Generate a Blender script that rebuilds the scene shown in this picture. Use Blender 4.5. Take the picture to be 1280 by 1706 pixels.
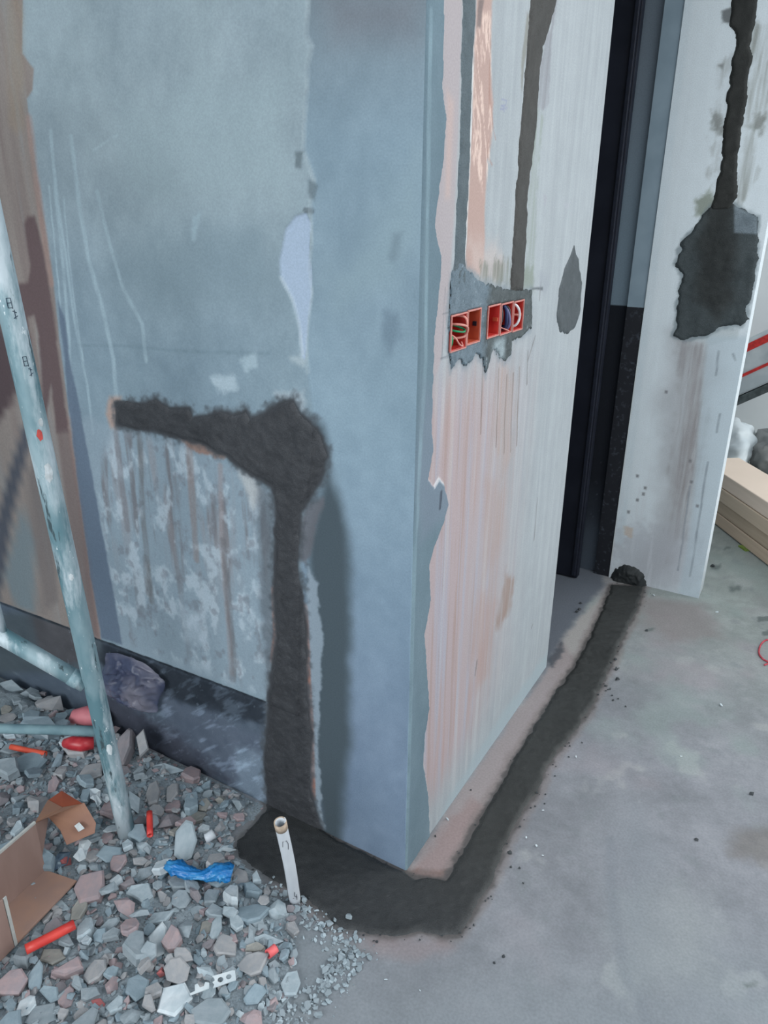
import bpy, math, random
import numpy as np
from mathutils import Vector, Matrix

for o in list(bpy.data.objects): bpy.data.objects.remove(o)
scene = bpy.context.scene
COL = scene.collection

# ------------------------------------------------------------------ camera
CAM = np.array([0.69318, -1.31209, 1.6])
ROT = np.array([[0.861764, 0.507244, 0.008187],
                [-0.193949, 0.314505, 0.929231],
                [0.468772, -0.802365, 0.369408]])     # rows: right, up, back
FPX = 1250.82
cd = bpy.data.cameras.new('camera'); cam = bpy.data.objects.new('camera', cd); COL.objects.link(cam)
mw = Matrix.Identity(4)
for r in range(3):
    for c in range(3): mw[r][c] = ROT[c][r]
    mw[r][3] = CAM[r]
cam.matrix_world = mw
cd.sensor_fit = 'HORIZONTAL'; cd.sensor_width = 36.0; cd.lens = 36.0 * FPX / 1280.0
cd.clip_start = 0.02; cd.clip_end = 60
scene.camera = cam

# ------------------------------------------------------------------ daylight and added fill lights
scene.view_settings.view_transform = 'Standard'; scene.view_settings.look = 'None'
scene.view_settings.gamma = 1.0; scene.view_settings.exposure = -0.5
scene.view_settings.use_curve_mapping = False
world = bpy.data.worlds.new('overcast_sky'); scene.world = world; world.use_nodes = True
bg = world.node_tree.nodes['Background']
bg.inputs[0].default_value = (0.90, 0.97, 1.0, 1); bg.inputs[1].default_value = 1.05

def area_light(name, loc, direction, sx, sy, power, color):
    l = bpy.data.lights.new(name, 'AREA'); l.shape = 'RECTANGLE'; l.size = sx; l.size_y = sy
    l.energy = power; l.color = color
    o = bpy.data.objects.new(name, l); COL.objects.link(o); o.location = loc
    o.rotation_euler = Vector(direction).to_track_quat('-Z', 'Y').to_euler()
    return o
area_light('window_daylight', (4.2, 1.0, 1.9), (-1, -0.1, -0.25), 3.2, 2.2, 42, (0.97, 0.99, 1.0))
area_light('balcony_daylight', (-0.4, -4.6, 2.0), (0.05, 1, -0.22), 3.4, 2.2, 215, (0.95, 0.985, 1.0))
area_light('rear_fill_light', (4.2, 3.9, 1.9), (-1, 0.12, -0.3), 2.2, 2.0, 190, (1.0, 1.0, 0.99))  # added fill lamp, brightens the far wall and timber
area_light('overhead_fill_light', (2.0, 0.3, 2.86), (0, 0, -1), 2.6, 2.4, 85, (0.97, 0.99, 1.0))  # added overhead fill below the ceiling, lifts floor and pillar

# ------------------------------------------------------------------ helpers
rnd = random.Random(7)
def ray(x, y): return ROT.T @ np.array([(x - 640) / FPX, (853 - y) / FPX, -1.0])
def hit(x, y, ax, val):
    d = ray(x, y); t = (val - CAM[ax]) / d[ax]; return CAM + t * d
def atdepth(x, y, z): return CAM + ray(x, y) * z
# planes measured from the photograph: name -> (constant axis, value, u axis, v axis, normal)
PL = {'A': (1, 0.0, 0, 2, (0, -1, 0)), 'B': (0, 0.0, 1, 2, (1, 0, 0)), 'P': (1, 2.0, 0, 2, (0, -1, 0)),
      'R': (1, 2.03, 0, 2, (0, -1, 0)), 'F': (2, 0.0, 0, 1, (0, 0, 1))}
def uv(pl, pts):
    ax, val, a, b, n = PL[pl]
    out = []
    for x, y in pts:
        if y == -40 and pl in 'BP': x, y = x + (x - 612) * .1, -444      # chases run on above the frame
        h = hit(x, y, ax, val); out.append((h[a], h[b]))
    return np.array(out)
def lin(c):
    c = np.asarray(c, float) / 255.0
    return np.where(c <= 0.04045, c / 12.92, ((c + 0.055) / 1.055) ** 2.4)
def hashn(i, j, s):
    n = (i.astype(np.int64) * 374761393 + j.astype(np.int64) * 668265263 + s * 974711) & 0xffffffff
    n = ((n ^ (n >> 13)) * 1274126177) & 0xffffffff
    n = (n ^ (n >> 16)) & 0xffffffff
    return n / 4294967295.0
def vnoise(x, y, s=0):
    xi = np.floor(x); yi = np.floor(y); fx = x - xi; fy = y - yi
    fx = fx * fx * (3 - 2 * fx); fy = fy * fy * (3 - 2 * fy)
    a = hashn(xi, yi, s); b = hashn(xi + 1, yi, s); c = hashn(xi, yi + 1, s); d = hashn(xi + 1, yi + 1, s)
    return (a + (b - a) * fx) * (1 - fy) + (c + (d - c) * fx) * fy
def fbm(x, y, s=0, o=4):
    r = 0; a = 0.5; t = 0
    for k in range(o):
        r = r + a * vnoise(x * 2 ** k, y * 2 ** k, s + 17 * k); t += a; a *= 0.55
    return r / t * 2 - 1
def sstep(a, b, x):
    t = np.clip((x - a) / (b - a), 0, 1); return t * t * (3 - 2 * t)
def sdf(poly, x, y):
    """signed distance, negative inside"""
    d = np.full(x.shape, 1e9); s = np.ones(x.shape)
    n = len(poly)
    for i in range(n):
        ax, ay = poly[i]; bx, by = poly[i - 1]
        ex, ey = bx - ax, by - ay; wx, wy = x - ax, y - ay
        t = np.clip((wx * ex + wy * ey) / (ex * ex + ey * ey + 1e-12), 0, 1)
        d = np.minimum(d, (wx - ex * t) ** 2 + (wy - ey * t) ** 2)
        c1 = y >= ay; c2 = y < by; c3 = ex * wy > ey * wx
        f = (c1 & c2 & c3) | (~c1 & ~c2 & ~c3)
        s = np.where(f, -s, s)
    return s * np.sqrt(d)
def ldist(pts, x, y):
    d = np.full(x.shape, 1e9)
    for (ax, ay), (bx, by) in zip(pts[:-1], pts[1:]):
        ex, ey = bx - ax, by - ay; wx, wy = x - ax, y - ay
        t = np.clip((wx * ex + wy * ey) / (ex * ex + ey * ey + 1e-12), 0, 1)
        d = np.minimum(d, (wx - ex * t) ** 2 + (wy - ey * t) ** 2)
    return np.sqrt(d)

class Paint:
    """albedo of one plane, painted in metres of that plane (stains, plaster coats, mortar)"""
    def __init__(s, pl, U, V, base):
        s.pl, s.U, s.V = pl, U, V
        s.c = np.zeros(U.shape + (3,)) + np.array(base, float)
    def put(s, m, col, a=1.0):
        m = np.clip(m * a, 0, 1)[..., None]; s.c = s.c * (1 - m) + np.array(col, float) * m
    def mask(s, px, w=0.003, warp=0.0, sc=40, seed=3, grow=0.0, streak=None):
        P = uv(s.pl, px); lo = P.min(0) - 0.12; hi = P.max(0) + 0.12
        k = (s.U > lo[0]) & (s.U < hi[0]) & (s.V > lo[1]) & (s.V < hi[1])
        m = np.zeros(s.U.shape)
        if not k.any(): return m
        u, v = s.U[k], s.V[k]
        d = sdf(P, u, v) - grow
        if warp: d = d + warp * fbm(u * sc, v * sc, seed)
        q = 1 - sstep(-w, w, d)
        if streak is not None:
            q = q * np.clip(0.5 + 0.5 * streak * fbm(u * 90, v * 5, seed + 5) * 2.2, 0, 1)
        m[k] = q
        return m
    def poly(s, px, col, a=1.0, **k): s.put(s.mask(px, **k), col, a)
    def line(s, px, width, col, a=1.0, soft=None):
        P = uv(s.pl, px); lo = P.min(0) - 0.05; hi = P.max(0) + 0.05
        k = (s.U > lo[0]) & (s.U < hi[0]) & (s.V > lo[1]) & (s.V < hi[1])
        if not k.any(): return
        u, v = s.U[k], s.V[k]; soft = soft or width
        d = ldist(P, u + 0.003 * fbm(u * 30, v * 12, 9), v)
        m = np.zeros(s.U.shape); m[k] = (1 - sstep(width * 0.5, width * 0.5 + soft, d)) * (0.65 + 0.5 * fbm(u * 60, v * 20, 4))
        s.put(m, col, a)
    def mottle(s, amp, su, sv, seed, tint=(1, 1, 1)):
        s.c = s.c + (fbm(s.U * su, s.V * sv, seed, 5) * amp)[..., None] * np.array(tint)

def axis(*segs):
    out = [segs[0][0]]
    for a, b, st in segs:
        n = max(1, int(round((b - a) / st))); out += list(np.linspace(a, b, n + 1)[1:])
    return np.array(out)

def mat_vcol(name, rough=0.9, grain=0.12, bump=0.25, gs=260, spec=0.25):
    m = bpy.data.materials.new(name); m.use_nodes = True; nt = m.node_tree; N = nt.nodes; L = nt.links
    b = N['Principled BSDF']; b.inputs['Roughness'].default_value = rough
    b.inputs['Specular IOR Level'].default_value = spec
    at = N.new('ShaderNodeAttribute'); at.attribute_name = 'Col'
    tc = N.new('ShaderNodeTexCoord'); nz = N.new('ShaderNodeTexNoise'); nz.inputs['Scale'].default_value = gs
    nz.inputs['Detail'].default_value = 5
    L.new(tc.outputs['Object'], nz.inputs['Vector'])
    mr = N.new('ShaderNodeMapRange'); mr.inputs['From Min'].default_value = 0.3; mr.inputs['From Max'].default_value = 0.7
    mr.inputs['To Min'].default_value = 1 - grain; mr.inputs['To Max'].default_value = 1 + grain
    L.new(nz.outputs['Fac'], mr.inputs['Value'])
    vm = N.new('ShaderNodeVectorMath'); vm.operation = 'SCALE'
    L.new(at.outputs['Color'], vm.inputs[0]); L.new(mr.outputs['Result'], vm.inputs['Scale'])
    L.new(vm.outputs['Vector'], b.inputs['Base Color'])
    bp = N.new('ShaderNodeBump'); bp.inputs['Strength'].default_value = bump; bp.inputs['Distance'].default_value = 0.002
    L.new(nz.outputs['Fac'], bp.inputs['Height']); L.new(bp.outputs['Normal'], b.inputs['Normal'])
    return m
def mat(name, col, rough=0.7, col2=None, scale=40, bump=0.0, metal=0.0, spec=0.3, stretch=(1, 1, 1), lo=0.4, hi=0.6,
        vary=0.0, alpha=1.0, trans=0.0):
    m = bpy.data.materials.new(name); m.use_nodes = True; nt = m.node_tree; N = nt.nodes; L = nt.links
    b = N['Principled BSDF']; b.inputs['Roughness'].default_value = rough; b.inputs['Metallic'].default_value = metal
    b.inputs['Specular IOR Level'].default_value = spec; b.inputs['Alpha'].default_value = alpha
    tc = N.new('ShaderNodeTexCoord'); mp = N.new('ShaderNodeMapping'); mp.inputs['Scale'].default_value = stretch
    nz = N.new('ShaderNodeTexNoise'); nz.inputs['Scale'].default_value = scale; nz.inputs['Detail'].default_value = 6
    L.new(tc.outputs['Object'], mp.inputs['Vector']); L.new(mp.outputs['Vector'], nz.inputs['Vector'])
    cr = N.new('ShaderNodeValToRGB'); cr.color_ramp.elements[0].position = lo; cr.color_ramp.elements[1].position = hi
    c1 = tuple(lin(col)) + (1,); c2 = tuple(lin(col2 if col2 is not None else [x * 0.85 for x in col])) + (1,)
    cr.color_ramp.elements[0].color = c1; cr.color_ramp.elements[1].color = c2
    L.new(nz.outputs['Fac'], cr.inputs['Fac'])
    src = cr.outputs['Color']
    if vary:
        oi = N.new('ShaderNodeObjectInfo'); mr = N.new('ShaderNodeMapRange')
        mr.inputs['To Min'].default_value = 1 - vary; mr.inputs['To Max'].default_value = 1 + vary
        L.new(oi.outputs['Random'], mr.inputs['Value'])
        vm = N.new('ShaderNodeVectorMath'); vm.operation = 'SCALE'
        L.new(src, vm.inputs[0]); L.new(mr.outputs['Result'], vm.inputs['Scale']); src = vm.outputs['Vector']
    L.new(src, b.inputs['Base Color'])
    if bump:
        bp = N.new('ShaderNodeBump'); bp.inputs['Strength'].default_value = bump; bp.inputs['Distance'].default_value = 0.003
        L.new(nz.outputs['Fac'], bp.inputs['Height']); L.new(bp.outputs['Normal'], b.inputs['Normal'])
    return m

def tagged(o, label=None, cat=None, group=None, kind=None):
    if label: o['label'] = label
    if cat: o['category'] = cat
    if group: o['group'] = group
    if kind: o['kind'] = kind
    return o
def mesh_obj(name, verts, faces, m=None, parent=None, smooth=False):
    me = bpy.data.meshes.new(name); me.from_pydata([tuple(map(float, v)) for v in verts], [], [tuple(map(int, f)) for f in faces])
    if m: me.materials.append(m)
    if smooth: me.polygons.foreach_set('use_smooth', [True] * len(me.polygons))
    me.update()
    o = bpy.data.objects.new(name, me); COL.objects.link(o)
    if parent: o.parent = parent
    return o
def empty(name, loc=(0, 0, 0)):
    o = bpy.data.objects.new(name, None); COL.objects.link(o); o.location = loc; o.empty_display_size = 0.05; return o

def grid_obj(name, pl, us, vs, hfun, cfun, m, parent=None, keep=None, extra_boxes=(), local=None):
    """a relief surface on a plane: real heights (hfun, metres along the normal) and albedo (cfun, sRGB 0-255)"""
    ax, val, a, b, nrm = PL[pl]
    U, V = np.meshgrid(us, vs, indexing='ij')
    H = hfun(U, V)
    C = np.clip(cfun(U, V), 2, 250)
    nu, nv = U.shape
    P = np.zeros((nu, nv, 3)); P[..., a] = U; P[..., b] = V; P[..., ax] = val
    P += H[..., None] * np.array(nrm, float)
    idx = np.arange(nu * nv).reshape(nu, nv)
    q = np.stack([idx[:-1, :-1], idx[1:, :-1], idx[1:, 1:], idx[:-1, 1:]], -1).reshape(-1, 4)
    if pl == 'F' or pl == 'B' or True:
        e1 = np.zeros(3); e1[a] = 1; e2 = np.zeros(3); e2[b] = 1
        if np.dot(np.cross(e1, e2), nrm) < 0: q = q[:, ::-1]
    if keep is not None:
        K = keep(U, V).reshape(-1); q = q[K[q].all(1)] if keep.__name__ == 'allk' else q[K[q].any(1)]
    used = np.unique(q); remap = -np.ones(nu * nv, int); remap[used] = np.arange(len(used))
    Pv = P.reshape(-1, 3)[used]; Cv = lin(C).reshape(-1, 3)[used]; q = remap[q]
    nb = len(Pv)
    bv, bf = [], []
    for (x0, y0, z0, x1, y1, z1) in extra_boxes:
        k = nb + len(bv)
        bv += [(x0, y0, z0), (x1, y0, z0), (x1, y1, z0), (x0, y1, z0), (x0, y0, z1), (x1, y0, z1), (x1, y1, z1), (x0, y1, z1)]
        bf += [(k, k + 3, k + 2, k + 1), (k + 4, k + 5, k + 6, k + 7), (k, k + 1, k + 5, k + 4), (k + 1, k + 2, k + 6, k + 5),
               (k + 2, k + 3, k + 7, k + 6), (k + 3, k, k + 4, k + 7)]
    if bv:
        Pv = np.vstack([Pv, bv]); Cv = np.vstack([Cv, np.tile(Cv.mean(0), (len(bv), 1))]); q = np.vstack([q, bf])
    me = bpy.data.meshes.new(name)
    me.vertices.add(len(Pv)); me.vertices.foreach_set('co', Pv.astype(np.float32).ravel())
    me.loops.add(len(q) * 4); me.loops.foreach_set('vertex_index', q.astype(np.int32).ravel())
    me.polygons.add(len(q)); me.polygons.foreach_set('loop_start', np.arange(0, len(q) * 4, 4, dtype=np.int32))
    try: me.polygons.foreach_set('loop_total', np.full(len(q), 4, dtype=np.int32))
    except Exception: pass
    sm = np.ones(len(q), bool); sm[len(q) - len(bf):] = False if bf else True
    me.polygons.foreach_set('use_smooth', sm)
    me.update(calc_edges=True)
    ca = me.color_attributes.new('Col', 'FLOAT_COLOR', 'POINT')
    ca.data.foreach_set('color', np.hstack([Cv, np.ones((len(Cv), 1))]).astype(np.float32).ravel())
    me.materials.append(m)
    o = bpy.data.objects.new(name, me); COL.objects.link(o)
    if parent: o.parent = parent
    return o

def patch(name, pl, px, thick, base, cfun, m, parent, label=None, res=0.003, warp=0.006, sc=35, seed=11, edge=0.012, lump=0.0015,
          clip=None, ragged=0.0):
    """mortar laid on a plane: a lens with an uneven trowelled surface whose rim sinks into the plane"""
    P = uv(pl, px); lo = P.min(0) - 0.02; hi = P.max(0) + 0.02
    us = np.arange(lo[0], hi[0], res); vs = np.arange(lo[1], hi[1], res)
    if clip is not None:
        us = us[(us >= clip[0]) & (us <= clip[1])]; vs = vs[(vs >= clip[2]) & (vs <= clip[3])]
    def dist(U, V):
        d = sdf(P, U, V) + warp * fbm(U * sc, V * sc, seed) + ragged * fbm(U * 140, V * 30, seed + 3)
        return d
    def hf(U, V):
        d = dist(U, V)
        return base(U, V) - 0.0015 + thick * (1 - sstep(-edge, 0.001, d)) + 0.0015 * (1 - sstep(-0.003, 0.0, d)) + lump * fbm(U * 55, V * 55, seed + 1, 5) * (1 - sstep(-0.006, 0, d))
    def kp(U, V): return dist(U, V) < 0.0
    o = grid_obj(name, pl, us, vs, hf, lambda U, V: cfun(U, V, dist(U, V)), m, parent, kp)
    if label: o['label'] = label
    return o

def tube(pts, r, n=10, caps=True):
    """swept tube along points -> verts, faces; r is a number or a list"""
    pts = [Vector(p) for p in pts]; R = r if isinstance(r, (list, tuple)) else [r] * len(pts)
    V, F = [], []; ref = None
    for i, p in enumerate(pts):
        t = (pts[min(i + 1, len(pts) - 1)] - pts[max(i - 1, 0)]).normalized()
        if ref is None: ref = t.orthogonal().normalized()
        ref = (ref - t * ref.dot(t)).normalized(); b = t.cross(ref)
        for k in range(n):
            a = 2 * math.pi * k / n; V.append(p + ref * (R[i] * math.cos(a)) + b * (R[i] * math.sin(a)))
    for i in range(len(pts) - 1):
        for k in range(n):
            a = i * n + k; b2 = i * n + (k + 1) % n; F.append((a, b2, b2 + n, a + n))
    if caps: F.append(tuple(range(n))[::-1]); F.append(tuple(range((len(pts) - 1) * n, len(pts) * n)))
    return V, F
def pipe_shell(pts, ro, ri, n=16):
    """hollow tube with open bore"""
    a, fa = tube(pts, ro, n, False); b, fb = tube(pts, ri, n, False); k = len(a)
    F = list(fa) + [tuple(i + k for i in f[::-1]) for f in fb]; e = (len(pts) - 1) * n
    for i in range(n):
        j = (i + 1) % n
        F.append((j, i, k + i, k + j)); F.append((e + i, e + j, k + e + j, k + e + i))
    return a + b, F
def smooth_path(pts, n=6):
    P = [Vector(p) for p in pts]; P = [P[0] * 2 - P[1]] + P + [P[-1] * 2 - P[-2]]; out = []
    for i in range(1, len(P) - 2):
        for k in range(n):
            t = k / n
            out.append(0.5 * ((2 * P[i]) + (P[i + 1] - P[i - 1]) * t + (2 * P[i - 1] - 5 * P[i] + 4 * P[i + 1] - P[i + 2]) * t * t + (3 * P[i] - P[i - 1] - 3 * P[i + 1] + P[i + 2]) * t ** 3))
    out.append(P[-2]); return out
def box_vf(x0, y0, z0, x1, y1, z1):
    v = [(x0, y0, z0), (x1, y0, z0), (x1, y1, z0), (x0, y1, z0), (x0, y0, z1), (x1, y0, z1), (x1, y1, z1), (x0, y1, z1)]
    return v, [(0, 3, 2, 1), (4, 5, 6, 7), (0, 1, 5, 4), (1, 2, 6, 5), (2, 3, 7, 6), (3, 0, 4, 7)]
def join(*parts):
    V, F = [], []
    for v, f in parts:
        k = len(V); V += list(v); F += [tuple(i + k for i in g) for g in f]
    return V, F
def add_bevel(o, w, seg=2):
    b = o.modifiers.new('bevel', 'BEVEL'); b.width = w; b.segments = seg; b.limit_method = 'ANGLE'; return o

M_plaster = mat_vcol('painted_plaster', 0.92, 0.07, 0.25, 240)
M_floor = mat_vcol('concrete_screed', 0.8, 0.09, 0.3, 150)
M_mortar = mat_vcol('wet_mortar', 0.62, 0.22, 0.7, 330, 0.3)
M_plain = mat('plain_plaster', (168, 180, 186), 0.9, (158, 170, 178), 3)
M_dark = mat('dark_paint', (20, 24, 36), 0.55, (28, 32, 44), 6)

# ------------------------------------------------------------------ wall_left (plane y = 0)
RIDGE = [(515, -60), (515, 0), (512, 60), (521, 78), (514, 110), (513, 150), (509, 200), (508, 250), (515, 270), (526, 300), (520, 335), (519, 352),
         (520, 400), (516, 450), (521, 490), (514, 540), (511, 580), (514, 620), (520, 660), (524, 700), (524, 760), (505, 900), (500, 1000), (500, 1400)]
LEFTCOAT = [(515, -400), (-60, -400), (-600, -200), (-900, 1000), (-60, 978), (170, 1065), (440, 1165), (470, 1178), (500, 1190)] + RIDGE[::-1][2:]
WHITE_SCAR = [(512, 355), (520, 372), (517, 430), (521, 490), (514, 540), (510, 600), (503, 590), (500, 540), (490, 500), (470, 462), (468, 436), (478, 380), (495, 360)]
MORT_A = [(196, 672), (215, 668), (235, 674), (262, 664), (285, 679), (318, 680), (324, 696), (345, 692), (370, 684), (392, 690), (412, 684), (420, 698), (440, 690),
          (455, 680), (475, 670), (492, 665), (503, 688), (520, 702), (536, 730), (545, 760), (535, 795), (520, 822), (502, 854), (499, 948), (509, 1042), (511, 1159),
          (519, 1220), (516, 1314), (540, 1395), (535, 1440), (452, 1400), (448, 1347), (441, 1276), (449, 1168), (464, 1065), (460, 972), (463, 854), (458, 808),
          (412, 784), (380, 758), (337, 737), (300, 728), (258, 716), (225, 712), (199, 706)]
HALO_A = [(500, 690), (539, 712), (549, 784), (572, 845), (583, 948), (586, 1065), (583, 1229), (568, 1400), (540, 1400), (520, 1300), (515, 900), (540, 790)]
def heightA(U, V):
    h = 0.0004 * fbm(U * 5, V * 5, 1)
    P = uv('A', LEFTCOAT)
    d = sdf(P, U, V) + 0.003 * fbm(U * 45, V * 45, 2)
    h = h + 0.006 * (1 - sstep(-0.002, 0.002, d))
    S = uv('A', WHITE_SCAR); h = h - 0.005 * (1 - sstep(-0.002, 0.002, sdf(S, U, V) + 0.002 * fbm(U * 50, V * 50, 5)))
    h = h + 0.0012 * fbm(U * 30, V * 30, 8) * (V < 0.37) * (U < -0.45)
    return h
def colorA(U, V):
    p = Paint('A', U, V, (124, 144, 157)); p.c += (sstep(.35, .8, V) * sstep(1.5, 1.1, V))[..., None] * np.array((8, 10, 10))
    # column render right of the ragged seam
    g = sstep(2.0, 1.7, V)[..., None]; p.c = p.c * g + np.array((112, 125, 134)) * (1 - g)
    p.c += sstep(1.5, 0.2, V)[..., None] * np.array((-6, -8, 0))
    p.mottle(14, 3.5, 2.5, 21, (1, 1, 1)); p.mottle(8, 12, 9, 22); p.mottle(5, 40, 40, 24)
    p.poly([(690, 240), (712, 240), (705, 420), (640, 480), (560, 520), (540, 470), (620, 380)], (136, 156, 165), .6, w=.05, warp=.04, sc=12)
    p.poly([(640, 520), (665, 520), (668, 560), (650, 590), (635, 560)], (100, 118, 132), .6, w=.012, warp=.01)
    p.poly([(655, 390), (668, 390), (660, 440), (650, 430)], (104, 120, 130), .5, w=.01, warp=.01)
    p.poly([(540, -10), (700, -10), (690, 60), (560, 60)], (112, 114, 122), .6, w=.05)
    # older coat left of the seam
    lc = p.mask(LEFTCOAT, w=.0025, warp=.003, sc=45, seed=2)
    q = Paint('A', U, V, (138, 153, 161))
    q.c += sstep(1.75, 1.2, V)[..., None] * np.array((-14, -10, -6))
    q.mottle(14, 3, 2, 31, (1, 1, .9)); q.mottle(11, 9, 9, 32, (1, 1, 1)); q.mottle(6, 35, 28, 33)
    q.poly([(200, 180), (480, 120), (480, 330), (220, 330)], (146, 163, 170), .6, w=.06, warp=.06, sc=8)
    q.poly([(300, 380), (440, 380), (470, 480), (300, 520), (180, 460)], (118, 136, 146), .6, w=.06, warp=.05, sc=10)
    for a in (dict(px=[(352, 628), (395, 622), (402, 650), (365, 652)], c=(168, 184, 194)), dict(px=[(405, 598), (430, 586), (432, 610), (410, 618)], c=(160, 178, 188)),
              dict(px=[(325, 360), (335, 355), (332, 400), (324, 400)], c=(150, 170, 180)), dict(px=[(455, 655), (510, 650), (512, 690), (480, 668)], c=(160, 172, 180)),
              dict(px=[(482, 595), (515, 590), (510, 610)], c=(165, 178, 185))):
        q.poly(a['px'], a['c'], .8, w=.008, warp=.01, sc=60)
    q.line([(130, 575), (200, 575), (320, 585), (450, 588)], .002, (105, 125, 135), .5, .006)
    q.line([(160, 250), (200, 225)], .003, (160, 178, 186), .6)
    for L, w in (([(88, 220), (97, 330), (108, 440), (118, 560), (122, 690)], .006), ([(95, 300), (112, 420), (128, 540), (148, 640), (158, 720)], .005),
                 ([(122, 230), (135, 330), (150, 430), (178, 530), (192, 600), (198, 670)], .007), ([(165, 320), (185, 400), (208, 480), (240, 540), (246, 600)], .006),
                 ([(110, 330), (118, 430), (135, 560), (142, 600)], .003), ([(85, 310), (100, 470), (112, 600)], .003)):
        q.line(L, w, (160, 180, 190), .75)
    # damp blotched panel under the mortar arm
    q.poly([(120, 690), (225, 712), (337, 745), (412, 790), (458, 815), (460, 1165), (300, 1115), (200, 1075), (150, 850)], (136, 152, 164), .75, w=.02, warp=.02, sc=20)
    box = q.mask([(196, 715), (337, 748), (455, 830), (455, 1160), (200, 1060), (165, 800)], w=.03)
    n1 = fbm(U * 28, V * 3.5, 41, 4); n2 = fbm(U * 25, V * 18, 42, 5)
    up = sstep(0.45, 0.95, V)
    q.put(box * sstep(.08, .45, n1) * (.35 + .65 * up), (104, 102, 106), .75)
    q.put(box * sstep(.1, .5, fbm(U * 22, V * 2.5, 44)) * up, (146, 134, 134), .4)
    q.put(box * sstep(.05, .4, n2), (172, 186, 197), .75)
    q.put(box * sstep(.2, .5, fbm(U * 40, V * 30, 46)) * .8, (108, 112, 120), .55)
    for L, w, c in (([(236, 725), (240, 850), (255, 1000)], .010, (98, 98, 100)), ([(196, 720), (205, 800), (215, 880)], .012, (105, 103, 108)),
                    ([(318, 745), (325, 860), (330, 930)], .012, (128, 116, 114)), ([(370, 775), (372, 900), (385, 1060), (388, 1120)], .007, (140, 128, 128)),
                    ([(375, 900), (392, 1100), (390, 1130)], .010, (96, 96, 100)), ([(246, 930), (250, 985)], .018, (92, 92, 94))):
        q.line(L, w, c, .7, .01)
    q.poly([(395, 775), (425, 790), (440, 820), (425, 850), (410, 810)], (172, 176, 178), .8, w=.012, warp=.012)
    q.poly([(300, 1010), (340, 1020), (345, 1070), (310, 1065)], (168, 182, 194), .5, w=.02, warp=.02)
    q.poly([(185, 660), (205, 660), (200, 715), (188, 712), (180, 690)], (168, 140, 128), .8, w=.01, warp=.006)
    q.poly([(300, 728), (335, 733), (385, 752), (375, 765), (330, 752)], (140, 100, 84), .7, w=.006, warp=.008, sc=60)
    # raw brown strip at the far left
    br = [(-700, -400), (38, -300), (42, 0), (41, 90), (60, 115), (58, 150), (48, 165), (54, 210), (66, 300), (80, 390), (92, 470), (101, 560), (118, 690), (138, 850), (158, 975), (170, 1066), (-60, 985), (-900, 1000)]
    q.poly(br, (134, 126, 122), 1, w=.004, warp=.002)
    bm = q.mask(br, w=.01)
    q.put(bm * sstep(0, .5, fbm(U * 30, V * 2, 51)), (118, 106, 104), .6)
    q.put(bm * sstep(0, .5, fbm(U * 24, V * 2.5, 52)), (136, 140, 142), .5)
    q.line([(52, 200), (64, 300), (77, 390), (88, 470)], .012, (158, 130, 122), .8, .012)
    q.line([(118, 700), (138, 850), (160, 1000), (166, 1060)], .016, (142, 118, 112), .8, .012)
    q.line([(28, 20), (30, 200)], .03, (140, 124, 106), .5, .03)
    # dark brown streaks on that strip
    wet = (92, 77, 79)  # dark brown tone of these streaks
    q.poly([(43, 372), (49, 360), (61, 360), (68, 384), (80, 440), (92, 520), (104, 620), (118, 720), (98, 720), (88, 640), (80, 700), (70, 742), (74, 660), (68, 560), (60, 525), (50, 530),
            (60, 600), (55, 640), (30, 600), (28, 472), (50, 470), (54, 440)], wet, .92, w=.008, warp=.004, sc=30)
    q.poly([(98, 715), (118, 715), (140, 850), (160, 1000), (168, 1062), (130, 1048), (128, 930), (108, 800)], (104, 92, 92), .6, w=.012)
    q.poly([(-300, 520), (4, 540), (20, 560), (34, 650), (-10, 720), (-300, 760)], (74, 62, 66), .9, w=.015, warp=.01)
    q.poly([(46, 700), (50, 745), (22, 860), (10, 950), (-8, 1040), (-30, 1040), (-10, 900), (20, 780)], (66, 72, 84), .85, w=.015)
    q.poly([(60, 760), (88, 880), (100, 1000), (75, 1020), (60, 900), (48, 800)], (108, 102, 102), .7, w=.015)
    q.poly([(10, 960), (40, 840), (60, 900), (62, 1020), (30, 1010)], (104, 124, 134), .7, w=.02)
    # dark blue-grey line just right of the brown strip
    q.poly([(100, 500), (110, 530), (120, 600), (140, 700), (158, 800), (176, 900), (194, 1000), (206, 1072), (172, 1062), (152, 950), (132, 800), (116, 660)], (90, 104, 122), .88, w=.006, warp=.004)
    lm = lc[..., None]; p.c = p.c * (1 - lm) + q.c * lm
    p.poly(WHITE_SCAR, (160, 176, 196), .95, w=.002, warp=.002, sc=50, seed=5)
    p.line([(470, 462), (490, 500), (500, 540), (505, 590)], .003, (180, 192, 200), .7)
    p.line([(512, 350), (521, 352)], .008, (70, 78, 84), .9, .003)
    p.line(RIDGE[1:18], .003, (165, 178, 184), .55, .004)
    p.poly([(495, 255), (510, 250), (505, 280), (496, 278)], (90, 102, 108), .7, w=.004, warp=.006)
    p.poly([(518, 300), (530, 310), (526, 340), (518, 330)], (98, 112, 120), .7, w=.004, warp=.006)
    # unplastered foot of the wall, bitumen black under dust
    low = [(-900, 1002), (-60, 980), (170, 1066), (440, 1166), (470, 1178), (470, 1420), (430, 1420), (-900, 1300)]
    lw = p.mask(low, w=.002)
    s = Paint('A', U, V, (82, 94, 108))
    s.poly([(170, 1070), (440, 1168), (445, 1210), (300, 1170), (240, 1150), (160, 1100)], (40, 47, 56), .9, w=.015, warp=.012)
    s.poly([(-900, 1000), (56, 1022), (120, 1045), (170, 1066), (165, 1120), (-900, 1120)], (74, 84, 90), .8, w=.02)
    s.poly([(50, 1025), (120, 1048), (140, 1100), (90, 1110), (60, 1070)], (78, 76, 80), .8, w=.012)
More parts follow.
